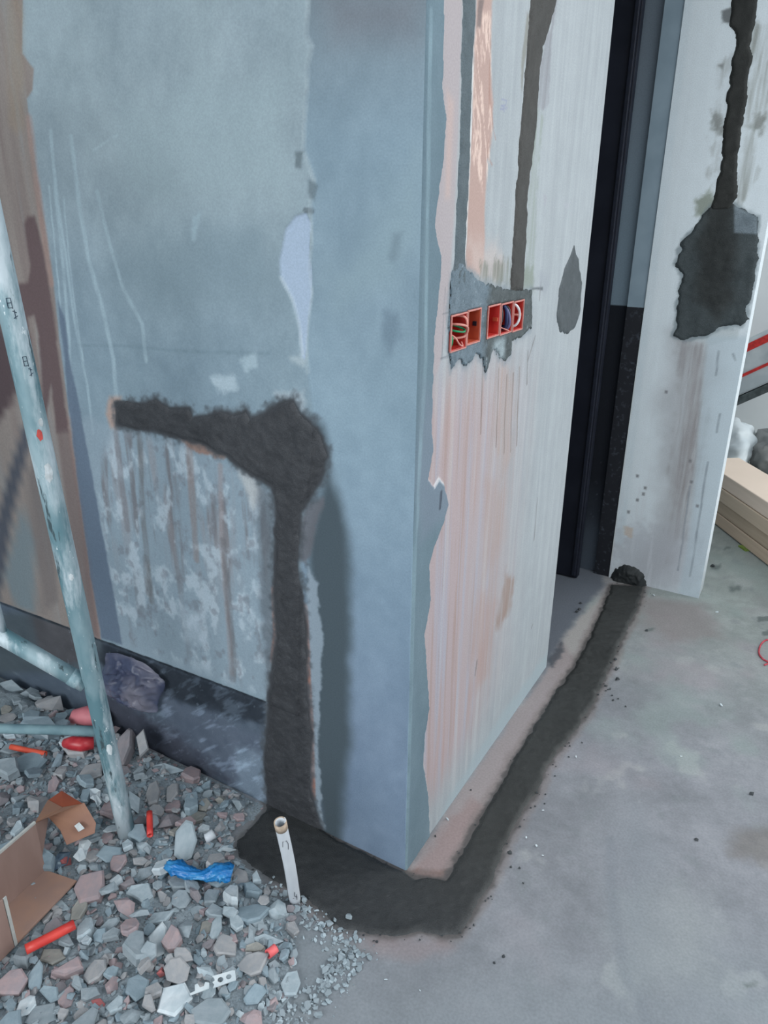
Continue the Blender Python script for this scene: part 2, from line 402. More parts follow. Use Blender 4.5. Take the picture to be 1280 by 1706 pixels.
    s.poly([(260, 1150), (340, 1180), (440, 1230), (445, 1345), (380, 1300), (290, 1230)], (90, 100, 116), .8, w=.03, warp=.03, sc=14)
    s.poly([(395, 1245), (445, 1260), (445, 1350), (395, 1310)], (116, 132, 148), .85, w=.02, warp=.02)
    s.poly([(170, 1150), (290, 1220), (380, 1300), (300, 1290), (170, 1230)], (56, 58, 70), .75, w=.04, warp=.03)
    diag = fbm((U * .75 + V * .7) * 14, (V * .75 - U * .6) * 70, 61, 4)
    s.c += (sstep(.05, .5, diag) * sstep(-1.0, -.8, U))[..., None] * np.array((38, 42, 46)) * .8
    s.mottle(9, 30, 30, 62)
    s.put(sstep(.45, .7, fbm(U * 60, V * 60, 63)), (120, 132, 144), .5)
    p.c = p.c * (1 - lw[..., None]) + s.c * lw[..., None]
    p.line([(-60, 981), (170, 1067), (300, 1115), (440, 1168)], .006, (24, 30, 36), .85, .006)  # painted shadow line under the proud plaster edge
    # wet halo round the mortar run, pale dry flakes inside it
    p.poly(HALO_A, (72, 84, 92), 1, w=.024, warp=.014, sc=12)
    p.poly([(430, 808), (458, 820), (462, 1165), (450, 1165), (436, 1000), (432, 900)], (90, 98, 106), .7, w=.016, warp=.014, sc=40)
    p.poly([(514, 945), (528, 975), (540, 1080), (534, 1150), (530, 1250), (541, 1395), (526, 1360), (519, 1250), (514, 1150), (508, 1040)], (140, 154, 166), .9, w=.005, warp=.012, sc=40)
    p.line([(509, 1010), (513, 1100), (518, 1200), (521, 1290), (522, 1330)], .008, (150, 100, 86), .95, .008)
    p.line([(459, 980), (462, 1050), (457, 1100)], .010, (144, 96, 82), .95, .008)
    p.line([(455, 1100), (447, 1160), (444, 1250)], .006, (130, 142, 150), .6, .006)
    p.poly([(500, 870), (515, 840), (540, 830), (530, 880), (510, 940), (502, 930)], (98, 98, 104), .8, w=.008, warp=.008)
    p.poly(MORT_A, (74, 80, 86), .8, w=.012, warp=.02, sc=60, seed=12, grow=.012); p.poly(MORT_A, (60, 62, 66), .95, w=.005, warp=.007, sc=35, seed=11, grow=.004)
    p.line([(714, 30), (705, 600), (690, 900), (678, 1405)], .0035, (152, 176, 188), .75, .004)
    return p.c
uA = axis((-3.2, -1.3, .03), (-1.3, 0, .0034)); vA = axis((0, 2.06, .0034), (2.06, 2.9, .05))
wall_left = grid_obj('wall_left', 'A', uA, vA, heightA, colorA, M_plaster,
                     extra_boxes=[(-3.2, .07, 0, -.07, .2, 2.9), (-3.2, .0, 0, -3.19, .2, 2.9)])
wall_left['kind'] = 'structure'

def mort_col(base, wet=None, seed=70):
    def f(U, V, d):
        c = np.zeros(U.shape + (3,)) + np.array(base, float)
        c += (fbm(U * 40, V * 40, seed, 5) * 10)[..., None]
        c += (sstep(-.012, 0, d) * 10)[..., None]
        return c
    return f
patch('mortar_fill', 'A', MORT_A, .005, heightA, mort_col((55, 57, 61)), M_mortar, wall_left, 'dark wet mortar filling the L-shaped chase of the left wall face',
      warp=.006, sc=40, clip=(-2, .0, 0.0, 3), lump=.003)

# ------------------------------------------------------------------ wall_right (plane x = 0)
GREY_B = [(700, -40), (738, -40), (738, 0), (737, 100), (735, 150), (742, 200), (738, 260), (728, 330), (722, 375), (733, 425), (733, 460), (722, 560), (718, 700), (720, 750), (711, 800), (722, 812),
          (730, 798), (738, 805), (746, 840), (738, 870), (722, 910), (714, 940), (716, 1000), (706, 1060), (711, 1130), (714, 1180), (706, 1230), (704, 1270), (712, 1320), (715, 1392), (675, 1452), (600, 1500)]
SLOT1 = [(767, -40), (769, 60), (767, 200), (760, 350), (756, 440), (750, 480), (776, 480), (777, 430), (779, 350), (784, 250), (788, 120), (791, 60), (796, -40)]
SLOT2 = [(888, -40), (884, 0), (876, 100), (868, 200), (860, 310), (854, 400), (850, 488), (872, 488), (877, 400), (880, 310), (890, 250), (895, 180), (899, 120), (905, 80), (918, 40), (928, 0), (930, -40)]
CEM_B = [(746, 540), (748, 500), (752, 455), (765, 430), (778, 446), (800, 470), (830, 478), (850, 482), (886, 482), (885, 548), (872, 560), (852, 568), (852, 590), (842, 602), (832, 598), (822, 578),
         (815, 600), (808, 625), (803, 600), (792, 590), (784, 606), (774, 612), (765, 600), (752, 616), (748, 590)]
SPOT_B = [(957, 408), (964, 430), (970, 470), (967, 520), (958, 548), (945, 558), (932, 553), (927, 530), (931, 480), (936, 462), (943, 440)]
BOXES = []
for x0, x1, zt, zb in ((.140, .214, 1.402, 1.330), (.222, .288, 1.404, 1.334), (.334, .402, 1.403, 1.334), (.413, .483, 1.401, 1.332), (.494, .558, 1.399, 1.330)):
    BOXES.append((x0, x1, zb, zt))
def heightB(U, V):
    h = 0.0005 * fbm(U * 6, V * 6, 101)
    d = sdf(uv('B', GREY_B), U, V) + .004 * fbm(U * 60, V * 60, 102)
    h = h + .004 * (1 - sstep(-.002, .002, d))
    h = h * sstep(0, .004, U)
    return h
def colorB(U, V):
    p = Paint('B', U, V, (151, 158, 163))
    p.mottle(7, 3, 2, 111); p.mottle(7, 60, 2.0, 112); p.mottle(4, 25, 25, 113); p.mottle(5, 120, 6, 110)
    pink = sstep(.78, .20, U + .12 * fbm(U * 4, V * 1.6, 114)) * sstep(1.36, 1.15, V) * sstep(.02, .22, V - .12 * U)
    p.put(pink, (166, 149, 151), .85)
    p.put(pink * sstep(.0, .5, fbm(U * 34, V * 1.6, 115)), (160, 138, 134), .65)
    p.put(pink * sstep(.05, .5, fbm(U * 38, V * 1.4, 116)), (154, 158, 172), .7)
    p.put(sstep(.1, .5, fbm(U * 48, V * 1.5, 117)) * sstep(.9, .3, U) * sstep(1.36, 1.2, V), (176, 178, 182), .45); p.put(sstep(.15, .5, fbm(U * 70, V * 1.8, 118)) * pink, (146, 126, 120), .4)
    p.poly([(838, 600), (858, 640), (852, 760), (836, 800), (828, 700)], (162, 140, 132), .7, w=.03, warp=.03, sc=15, streak=.5)
    p.poly([(842, 950), (858, 960), (852, 1010), (834, 1050), (826, 1040), (835, 990)], (132, 106, 94), .85, w=.02, warp=.03, sc=20, streak=.5)
    p.poly([(800, 990), (830, 1000), (815, 1130), (790, 1150), (784, 1080)], (158, 132, 126), .75, w=.04, warp=.04, sc=12, streak=.5)
    p.poly([(810, 800), (845, 800), (840, 900), (808, 960)], (156, 136, 130), .7, w=.04, warp=.04, sc=12, streak=.5)
    for x in (806, 832, 845, 856, 866):
        y = 590 + (x * 7) % 40
        p.line([(x, y), (x - 3, y + 60), (x - 5, y + 130)], .0022, (110, 98, 94), .75, .004)
    for L in ([(896, 830), (890, 900)], [(880, 585), (878, 640)], [(795, 1100), (792, 1125)], [(902, 470), (899, 500)], [(892, 560), (880, 600)], [(888, 1040), (886, 1046)]):
        p.line(L, .003, (90, 86, 86), .7, .003)
    # grey smear along the foot
    p.poly([(720, 1400), (740, 1340), (830, 1200), (912, 1085), (912, 1120), (735, 1372)], (148, 163, 170), .8, w=.03, warp=.02, sc=14)
    # bare plaster above the boxes
    p.poly([(737, -40), (768, -40), (768, 100), (764, 220), (758, 350), (752, 440), (747, 520), (735, 600), (722, 640), (722, 560), (733, 460), (722, 375), (738, 240), (736, 120)], (160, 152, 155), .9, w=.008)
    p.poly([(745, 150), (757, 170), (750, 330), (742, 330)], (180, 158, 152), .6, w=.012)
    p.poly([(795, -40), (818, -40), (817, 100), (822, 170), (820, 230), (812, 270), (808, 340), (808, 430), (800, 460), (776, 450), (777, 380), (784, 250), (789, 120)], (168, 142, 134), .9, w=.008, warp=.006)
    p.poly([(780, 400), (830, 410), (842, 440), (830, 470), (790, 460)], (182, 168, 164), .6, w=.03, warp=.02)
    hr = p.mask([(794, 20), (818, 20), (820, 230), (808, 330), (782, 250), (789, 120)], w=.008)
    p.put(hr * sstep(.15, .3, np.abs(fbm((U * .9 + V * .25) * 55, (V - U) * 9, 119)) * -1 + .32), (212, 190, 180), .8)
    for L in ([(817, 60), (816, 160), (822, 215), (826, 232)], [(814, 230), (812, 260), (820, 275)], [(816, 100), (815, 180)]):
        p.line(L, .002, (150, 118, 108), .7, .003)
    p.line([(789, 110), (784, 250), (779, 350), (775, 430)], .003, (216, 222, 224), .8, .003)
    p.poly([(798, 0), (806, 0), (800, 45), (795, 45)], (110, 100, 100), .8, w=.004, warp=.006)
    # halos of the second chase
    p.poly([(928, -40), (926, 30), (917, 80), (916, 150), (912, 180), (896, 180), (902, 90), (918, 40)], (120, 120, 127), .85, w=.008, warp=.018, streak=.5)
    p.poly([(896, 180), (905, 200), (896, 300), (892, 400), (885, 470), (874, 470), (879, 380), (884, 300)], (134, 144, 138), .85, w=.012, warp=.025, sc=40, streak=.7)
    p.poly([(878, 20), (884, 20), (870, 150), (868, 110)], (120, 120, 114), .7, w=.006, warp=.006)
    p.poly([(868, 450), (888, 445), (890, 485), (868, 485)], (118, 128, 118), .6, w=.014, warp=.016)
    p.poly([(800, 440), (852, 430), (852, 478), (800, 470)], (108, 112, 104), .9, w=.012, warp=.02, sc=60, streak=1)
    p.put(p.mask(CEM_B, w=.012, warp=.012, sc=60, grow=.006), (120, 130, 138), .7)
    p.poly([(884, 480), (905, 478), (905, 484)], (70, 76, 80), .8, w=.003)
    for L in ([(836, 165), (844, 168), (842, 176), (835, 176)], [(834, 182), (845, 180)], [(838, 176), (840, 186)]):
        p.line(L, .0015, (120, 126, 160), .7, .002)
    p.line([(738, 523), (894, 481)], .0012, (70, 76, 84), .6, .002); p.line([(734, 598), (760, 590)], .0012, (70, 76, 84), .6, .002)
    p.line([(736, 600), (742, 480)], .0012, (90, 96, 104), .6, .002)
    p.poly([(905, 320), (912, 330), (908, 345)], (150, 152, 160), .6, w=.006); p.poly([(936, 335), (950, 340), (945, 350)], (156, 160, 168), .6, w=.006, warp=.008)
    p.poly([(900, 455), (915, 462), (912, 490), (900, 480)], (140, 146, 154), .5, w=.02, warp=.03)
    # grey render turning the corner
    g = p.mask(GREY_B, w=.002, warp=.004, sc=60, seed=102)
    s = Paint('B', U, V, (100, 119, 130)); s.mottle(8, 14, 3, 121); s.mottle(4, 40, 40, 122)
    s.poly([(705, 640), (735, 700), (750, 850), (700, 900), (690, 800)], (112, 124, 138), .7, w=.03)
    s.line([(715, 20), (706, 600), (690, 900), (675, 1450)], .008, (132, 156, 166), .7, .006)
    s.line([(733, 820), (731, 845)], .008, (50, 56, 66), .9, .004)
    p.c = p.c * (1 - g[..., None]) + s.c * g[..., None]
    P_ = sdf(uv('B', GREY_B), U, V) + .004 * fbm(U * 60, V * 60, 102); p.put((1 - sstep(.001, .004, np.abs(P_ - .002))) * sstep(-.1, .5, fbm(U * 30, V * 9, 123)), (188, 180, 180), .7)
    p.line([(722, 812), (730, 798), (738, 806)], .004, (206, 208, 210), .8, .003)
    p.line([(911, 1118), (913, 1090), (960, 700), (1000, 300), (1028, 0)], .004, (198, 206, 212), .6, .004)
    p.line([(716, 1392), (780, 1300), (911, 1118)], .003, (90, 100, 106), .6, .004)
    return p.c
uB = axis((0, 1.11, .0034)); vB = axis((0, 2.2, .0030), (2.2, 2.9, .006))
def box_keep(U, V):
    k = np.ones(U.shape, bool)
    for a, b, z0, z1 in BOXES: k &= ~((U > a) & (U < b) & (V > z0) & (V < z1))
    return k
box_keep.__name__ = 'allk'
wall_right = grid_obj('wall_right', 'B', uB, vB, heightB, colorB, M_plaster, keep=box_keep,
                      extra_boxes=[(-.2, .07, 0, -.07, 1.11, 2.9), (-.2, 1.09, 0, -.001, 1.109, 2.9)])
wall_right['kind'] = 'structure'
patch('mortar_fill', 'B', SLOT1, .003, heightB, mort_col((70, 83, 90), seed=72), M_mortar, wall_right, 'grey drying mortar in the narrow chase nearest the corner', warp=.005, sc=55, ragged=.0015)
patch('mortar_fill', 'B', SLOT2, .004, heightB, mort_col((46, 46, 45), seed=73), M_mortar, wall_right, 'dark wet mortar in the wider chase above the right-hand boxes', warp=.008, sc=45, ragged=.002)
def cem_col(U, V, d):
    c = np.zeros(U.shape + (3,)) + np.array((90, 106, 117), float)
    k = sstep(.30, .36, U + .05 * fbm(U * 30, V * 30, 74))[..., None]
    c = c * (1 - k * .9) + np.array((58, 66, 68)) * k * .9
    k = (sstep(1.335, 1.31, V) * sstep(.35, .40, U) * sstep(.47, .44, U))[..., None]; c = c * (1 - k) + np.array((128, 142, 148)) * k
    c += (fbm(U * 60, V * 60, 75, 5) * 16)[..., None]
    s = sstep(.5, .62, fbm(U * 120, V * 70, 76))[..., None]; c = c * (1 - s * .6) + np.array((160, 172, 178)) * s * .6
    return c
def patch_with_holes():
    P = uv('B', CEM_B); lo = P.min(0) - .02; hi = P.max(0) + .02
    us = np.arange(lo[0], hi[0], .0022); vs = np.arange(lo[1], hi[1], .0022)
    def dist(U, V): return sdf(P, U, V) + .006 * fbm(U * 50, V * 50, 77) + .006 * fbm(U * 150, V * 25, 78)
    def hd(U, V):
        d = np.full(U.shape, 1e9)
        for a, b, z0, z1 in BOXES: d = np.minimum(d, sdf([(a, z0), (b, z0), (b, z1), (a, z1)], U, V))
        return d
    def hf(U, V): return heightB(U, V) - .001 + (.0045 + .0018 * fbm(U * 80, V * 80, 79, 5)) * (1 - sstep(-.006, .001, dist(U, V))) * sstep(-.001, .006, hd(U, V))
    def kp(U, V): return (dist(U, V) < 0) & (hd(U, V) > -.0012)
    kp.__name__ = 'allk'
    o = grid_obj('mortar_patch', 'B', us, vs, hf, lambda U, V: cem_col(U, V, 0), M_mortar, wall_right, kp)
    o['label'] = 'rough grey mortar packed around the row of red boxes'
patch_with_holes()
patch('mortar_patch', 'B', SPOT_B, .003, heightB, mort_col((60, 68, 73), seed=80), M_mortar, wall_right, 'leaf-shaped grey mortar patch beside the door opening', warp=.006, sc=50, ragged=.003)

# ------------------------------------------------------------------ wall_back: pillar face (plane y = 2) and painted reveal
BLOCK_P = [(1182, 345), (1224, 340), (1262, 362), (1262, 440), (1245, 530), (1236, 545), (1205, 545), (1175, 560), (1140, 569), (1121, 560), (1127, 520), (1136, 460), (1124, 440), (1136, 400), (1165, 372)]
SLOT_P = [(1212, -40), (1216, 40), (1226, 60), (1214, 140), (1206, 220), (1196, 300), (1186, 350), (1218, 352), (1226, 330), (1232, 250), (1246, 150), (1256, 60), (1264, -40)]
HOLE_P = [(1016, 1000), (1015, 962), (1024, 946), (1040, 939), (1058, 943), (1072, 956), (1079, 972), (1074, 1000)]
def heightP(U, V): return .0008 * fbm(U * 5, V * 5, 130)
def colorP(U, V):
    p = Paint('P', U, V, (204, 214, 220)); p.mottle(6, 5, 2, 131); p.mottle(4, 50, 3, 132); p.mottle(2, 30, 30, 133)
    p.poly([(1125, 560), (1185, 560), (1190, 620), (1176, 720), (1150, 880), (1120, 960), (1075, 960), (1085, 850), (1105, 700)], (150, 151, 155), .6, w=.07, warp=.05, sc=8); p.poly([(1135, 565), (1180, 565), (1172, 720), (1145, 880), (1110, 940), (1120, 820), (1130, 700)], (140, 138, 140), .8, w=.03, warp=.05, sc=14, streak=.7)
    p.poly([(1150, 570), (1172, 570), (1165, 720), (1138, 860), (1128, 850), (1146, 700)], (136, 132, 132), .45, w=.035, warp=.03, streak=.6)
    p.poly([(1020, 880), (1180, 880), (1165, 1000), (1010, 985)], (162, 165, 173), .6, w=.10, warp=.08)
    p.put(sstep(.1, .5, fbm(U * 60, V * 5, 134)) * sstep(1.2, .6, V), (196, 202, 208), .4)
    p.poly([(1038, 875), (1055, 880), (1052, 895), (1040, 892)], (190, 178, 168), .8, w=.006, warp=.01)
    p.poly([(1130, 560), (1200, 548), (1235, 545), (1230, 565), (1180, 575)], (176, 186, 190), .8, w=.008, warp=.01)
    p.poly([(1178, 560), (1262, 560), (1215, 850), (1165, 1000), (1130, 990), (1150, 880)], (172, 188, 198), .6, w=.015)
    for L in ([(1197, 585), (1193, 625)], [(1200, 690), (1194, 720)], [(1180, 770), (1150, 960)], [(1222, 590), (1226, 600)], [(1150, 810), (1130, 950)]):
        p.line(L, .004, (112, 120, 128), .7, .004)
    for x, y in ((1108, 650), (1073, 810), (1060, 790), (1060, 830), (1148, 765), (1150, 800), (1070, 820), (1045, 850), (1160, 840)):
        p.poly([(x, y), (x + 5, y + 1), (x + 4, y + 6), (x, y + 5)], (110, 112, 116), .8, w=.003)
    p.line([(1133, -20), (1100, 260), (1075, 470), (1050, 670), (1016, 930)], .016, (198, 200, 190), .75, .006)
    p.line([(1145, -20), (1105, 300), (1070, 560), (1030, 900)], .03, (190, 204, 212), .6, .02)
    # stains round the chase
    p.poly([(1256, 40), (1285, 40), (1285, 200), (1262, 230), (1262, 290), (1240, 340), (1228, 330), (1240, 180)], (136, 140, 136), .9, w=.014, warp=.035, sc=24, streak=.7)
    p.poly([(1222, 90), (1202, 150), (1200, 280), (1180, 300), (1186, 230), (1200, 110)], (136, 140, 138), .85, w=.014, warp=.035, sc=24, streak=.7)
    p.poly([(1160, 330), (1185, 310), (1190, 355), (1155, 362)], (120, 128, 116), .75, w=.012, warp=.02)
    p.poly([(1202, 18), (1226, 10), (1226, 40), (1206, 36)], (92, 96, 98), .8, w=.008, warp=.016)
    p.poly([(1196, 108), (1206, 106), (1204, 116)], (120, 124, 124), .8, w=.005); p.poly([(1184, 185), (1206, 200), (1204, 225), (1186, 215)], (120, 124, 122), .7, w=.012, warp=.03)
    p.poly([(1256, 190), (1276, 195), (1272, 222), (1250, 215)], (118, 122, 118), .7, w=.012, warp=.025)
    p.put(p.mask(BLOCK_P, w=.008, warp=.01, sc=40, grow=.006), (120, 132, 138), .7)
    return p.c
pax0, pax1 = 0.0, .405
wall_back = grid_obj('wall_back', 'P', axis((pax0, pax1, .0045)), axis((0, 2.5, .0045), (2.5, 2.9, .05)), heightP, colorP, M_plaster,
                     extra_boxes=[(0.0, 2.004, 0, pax1 - .0005, 2.12, 2.9)])
wall_back['kind'] = 'structure'
def blockcol(U, V, d):
    c = np.zeros(U.shape + (3,)) + np.array((60, 68, 71), float)
    dk = sdf(uv('P', [(1185, 330), (1225, 335), (1232, 420), (1225, 500), (1195, 530), (1160, 500), (1165, 400)]), U, V)
    k = (1 - sstep(-.04, .03, dk + .03 * fbm(U * 14, V * 14, 142)))[..., None]; c = c * (1 - k * .75) + np.array((34, 37, 37)) * k * .75
    pl = sdf(uv('P', [(1224, 342), (1262, 362), (1262, 390), (1224, 388)]), U, V)
    k = (1 - sstep(-.004, .004, pl))[..., None]; c = c * (1 - k) + np.array((104, 116, 124)) * k
    return c + (fbm(U * 30, V * 18, 141, 5) * 14)[..., None]
patch('mortar_patch', 'P', BLOCK_P, .005, heightP, blockcol, M_mortar, wall_back, 'broad dark mortar patch at the foot of the pillar chase', res=.0045, warp=.022, sc=22, clip=(0, .404, 0, 3))
patch('mortar_fill', 'P', SLOT_P, .006, heightP, mort_col((38, 40, 39), seed=143), M_mortar, wall_back, 'black-wet mortar in the vertical chase of the pillar', res=.0045, warp=.012, sc=25, clip=(0, .404, 0, 3))
patch('mortar_plug', 'P', HOLE_P, .03, heightP, mort_col((38, 42, 44), seed=144), M_mortar, wall_back, 'black mortar plug in the hole at the pillar foot', res=.004, warp=.008, sc=30, edge=.03, lump=.01, clip=(-.02, .404, -.001, 3))

# reveal panel left of the pillar: grey paint above, black dado below, in the plane y = 2.03
def colorR(U, V):
    p = Paint('R', U, V, (116, 134, 147)); p.mottle(3, 8, 2, 151)
    p.c += sstep(1.3, 2.3, V)[..., None] * np.array((-8, -14, -16))
    b = sstep(1.246, 1.243, V); p.put(b, (26, 30, 38), 1)
    sp = sstep(.5, .62, fbm(U * 120, V * 90, 152)) * b * sstep(1.0, .3, V); p.put(sp, (92, 96, 110), .6)
    p.put(b * sstep(.5, .05, V + .05 * fbm(U * 20, V * 10, 153)), (84, 94, 106), .8)
    return p.c
rev = grid_obj('painted_reveal', 'R', axis((-.62, 0.0, .006)), axis((0, 2.6, .006), (2.6, 2.9, .1)), lambda U, V: 0 * U, colorR, M_plaster, wall_back,
               extra_boxes=[(-3.2, 2.04, 0, 0.0, 2.22, 2.9)])
rev['label'] = 'grey painted reveal with a black dado below'
v, f = join(box_vf(-.072, 2.006, 0, 0.001, 2.032, 2.9), box_vf(-.010, 1.994, 0.0, .004, 2.03, 2.9))
cas = mesh_obj('trim_1', v[:8], f[:6], mat('pale_blue_paint', (132, 150, 162), .7, (124, 142, 154), 8)); cas['kind'] = 'structure'
# paint stops at dado height: lower black length of the same trim
for vv in cas.data.vertices:
    if vv.co.z < .01: vv.co.z = 1.245
v, f = box_vf(-.072, 2.006, 0, 0.001, 2.032, 1.245)
low = mesh_obj('trim_2', v, f, mat('black_dado_paint', (26, 29, 36), .55, (60, 66, 76), 60, lo=.55, hi=.75)); low['kind'] = 'structure'

# dark door leaf standing in the opening
leaf = empty('door_1', (-.5, 1.9, 0)); leaf['kind'] = 'structure'
v, f = box_vf(-.85, 1.90, .006, -.125, 1.94, 2.9)
def local(v, o): return [(a - o[0], b - o[1], c - o[2]) for a, b, c in v]
lo_ = mesh_obj('door_leaf', local(v, (-.5, 1.9, 0)), f, M_dark, leaf); add_bevel(lo_, .002)
v, f = box_vf(-.150, 1.888, .02, -.132, 1.902, 2.9)
add_bevel(mesh_obj('edge_bead', local(v, (-.5, 1.9, 0)), f, mat('dark_bead', (30, 35, 48), .5), leaf), .003)

# ------------------------------------------------------------------ floor
MORT_F = [(1018, 975), (1074, 975), (1064, 1010), (1044, 1050), (1022, 1100), (1003, 1140), (985, 1180), (962, 1212), (938, 1242), (910, 1280), (896, 1318), (872, 1350), (852, 1388), (838, 1420),
          (820, 1466), (795, 1510), (765, 1556), (738, 1562), (700, 1550), (655, 1562), (600, 1555), (560, 1545), (525, 1515), (480, 1480), (430, 1450), (398, 1425), (396, 1400), (420, 1378), (440, 1352),
          (445, 1330), (500, 1340), (545, 1390), (580, 1408), (620, 1428), (672, 1450), (690, 1462), (742, 1465), (768, 1420), (800, 1362), (832, 1312), (852, 1272), (880, 1228), (903, 1192), (928, 1150),
          (958, 1108), (978, 1070), (996, 1032), (1008, 1002)]
def heightF(U, V): return .0012 * fbm(U * 4, V * 4, 160) + .0004 * fbm(U * 40, V * 40, 161)
def colorF(U, V):
    p = Paint('F', U, V, (126, 129, 135))
    g = sstep(.9, 2.2, V + .25 * U)[..., None]; p.c = p.c * (1 - g) + np.array((140, 147, 145)) * g
    p.mottle(14, 2.2, 2.2, 162, (1, 1, 1)); p.mottle(13, 6, 6, 163, (1, .95, 1)); p.mottle(9, 22, 22, 164); p.mottle(6, 60, 60, 158)
    p.put(sstep(.25, .5, fbm(U * 9, V * 7, 157)), (158, 162, 162), .5); p.put(sstep(.3, .55, fbm(U * 14, V * 14, 156)), (112, 118, 122), .35)
    p.put(sstep(.1, .5, fbm(U * 3, V * 3, 165)), (140, 134, 140), .5)
    p.put(sstep(.1, .5, fbm(U * 3.5, V * 3.5, 166)), (130, 144, 142), .5)
    p.poly([(560, 1600), (900, 1620), (1280, 1560), (1400, 1800), (400, 1800)], (130, 139, 145), .5, w=.15, warp=.1, sc=6)
    p.poly([(1020, 1480), (1180, 1470), (1190, 1640), (1030, 1620)], (146, 152, 154), .5, w=.06, warp=.05, sc=12)
    p.poly([(1020, 1380), (1060, 1340), (1100, 1400), (1090, 1560), (1050, 1620), (1020, 1500)], (120, 127, 134), .45, w=.07, warp=.04, sc=12)
    p.line([(1020, 1400), (1018, 1480), (1040, 1620), (1080, 1700)], .01, (110, 116, 124), .5, .02)
    # beige-pink strip between wall and mortar
    p.poly([(675, 1450), (912, 1115), (935, 1060), (1010, 990), (1010, 1010), (960, 1110), (900, 1195), (830, 1312), (745, 1465), (690, 1462)], (148, 138, 138), .85, w=.012, warp=.015, sc=20)
    p.poly([(690, 1445), (740, 1380), (790, 1330), (810, 1345), (745, 1465), (700, 1462)], (140, 122, 121), .7, w=.015, warp=.015, sc=30)
    p.poly([(930, 1060), (1000, 995), (1010, 1000), (960, 1100)], (158, 158, 156), .7, w=.02, warp=.01)
    # darker blue-grey floor in the doorway
    p.poly([(905, 1120), (945, 1055), (985, 1000), (1008, 975), (1000, 940), (850, 930), (850, 1100)], (92, 98, 108), .9, w=.02, warp=.015, sc=25)
    p.poly([(912, 1100), (935, 1070), (940, 1085), (920, 1115)], (60, 66, 74), .7, w=.01, warp=.014, sc=40)
    p.poly([(660, 1450), (700, 1465), (740, 1466), (745, 1450), (700, 1450)], (110, 84, 78), .7, w=.01, warp=.01)
    # damp brown patch by the pillar, dark smudge at the right edge
    p.poly([(1080, 1000), (1170, 1005), (1205, 1040), (1190, 1060), (1120, 1070), (1080, 1050)], (128, 121, 122), .7, w=.06, warp=.06, sc=10)
    p.poly([(1212, 1400), (1235, 1382), (1290, 1380), (1330, 1430), (1270, 1442), (1220, 1428)], (104, 100, 98), .6, w=.035, warp=.03, sc=18)
    for x, y, w, h in ((1185, 942, 16, 7), (1215, 977, 20, 8), (1262, 1028, 22, 8), (1205, 912, 12, 4), (1075, 1048, 14, 5), (1270, 1052, 14, 8), (1240, 1640, 20, 6)):
        p.poly([(x, y), (x + w, y - 2), (x + w, y + h - 2), (x + 2, y + h)], (92, 100, 100), .75, w=.006, warp=.008, sc=50)
    # wet halo of the trench
    p.put(p.mask(MORT_F, w=.012, warp=.014, sc=22, grow=.022), (116, 108, 107), .55)
    p.put(p.mask(MORT_F, w=.006, warp=.01, sc=40, grow=.008), (76, 74, 74), .8)
    p.poly([(560, 1560), (740, 1565), (760, 1580), (700, 1600), (600, 1590)], (136, 124, 126), .6, w=.02, warp=.01)
    # dust under the rubble
    p.poly([(440, 1345), (395, 1400), (500, 1510), (600, 1585), (575, 1625), (470, 1760), (-900, 1800), (-2500, 1300), (-700, 1100), (-20, 1125)], (122, 131, 137), .6, w=.05, warp=.05, sc=12)
    return p.c
floor = grid_obj('floor', 'F', axis((-3.2, -1.3, .05), (-1.3, .9, .0055), (.9, 4.2, .03)), axis((-5.2, -1.1, .08), (-1.1, 2.1, .0055), (2.1, 5.2, .03)), heightF, colorF, M_floor)
floor['kind'] = 'structure'
def fcol(U, V, d):
    c = np.zeros(U.shape + (3,)) + np.array((50, 52, 52), float)
    k = sstep(.25, -.15, V)[..., None]; c = c * (1 - k) + np.array((50, 52, 54)) * k
    c += (fbm(U * 12, V * 12, 171, 4) * 7)[..., None] + (fbm(U * 90, V * 90, 172, 4) * 6)[..., None]
    c += (sstep(-.010, 0, d) * 14)[..., None]
    return c
patch('mortar_strip', 'F', MORT_F, .006, heightF, fcol, M_mortar, floor, 'dark wet mortar filling the floor trench along the wall', res=.0042, warp=.010, sc=24, edge=.015, lump=.002)

# ------------------------------------------------------------------ rest of the room
def structure(name, b, m):
    v, f = box_vf(*b); o = mesh_obj(name, v, f, m); o['kind'] = 'structure'; return o
structure('wall_far', (-.0, 5.2, 0, 4.4, 5.35, 2.9), mat('white_paint', (214, 220, 223), .9, (208, 215, 219), 2))
structure('ceiling', (-3.3, -5.2, 2.9, 4.4, 5.35, 3.0), mat('white_ceiling', (226, 230, 232), .9, (220, 225, 228), 2))
structure('wall_side', (-3.35, -5.2, 0, -3.2, 2.2, 2.9), M_plain)

# ------------------------------------------------------------------ red junction boxes set in wall_right
def box_colour(n, c, c2): return mat(n, c, .45, c2, 30, .1, spec=.4)
M_redbox = box_colour('red_box_plastic', (196, 62, 52), (178, 48, 46)); M_orbox = box_colour('orange_box_plastic', (182, 84, 56), (168, 74, 52))
M_rim = mat('dusty_rim', (176, 124, 118), .7, (196, 130, 122), 60)
WIRES = {'pink': mat('pink_wire', (222, 150, 140), .45), 'green': mat('green_wire', (20, 140, 92), .4), 'white': mat('white_wire', (216, 218, 222), .45),
         'purple': mat('purple_wire', (104, 100, 140), .45), 'blue': mat('blue_wire', (40, 52, 96), .45), 'black': mat('black_wire', (24, 26, 34), .45)}
names = ['red junction box nearest the corner with pink and green wires', 'empty orange junction box beside the one with green wires', 'red empty junction box in the middle of the row',
         'junction box packed with dark purple wires', 'red junction box farthest right with a white wire loop']
mats5 = [M_redbox, M_orbox, M_redbox, M_redbox, M_redbox]
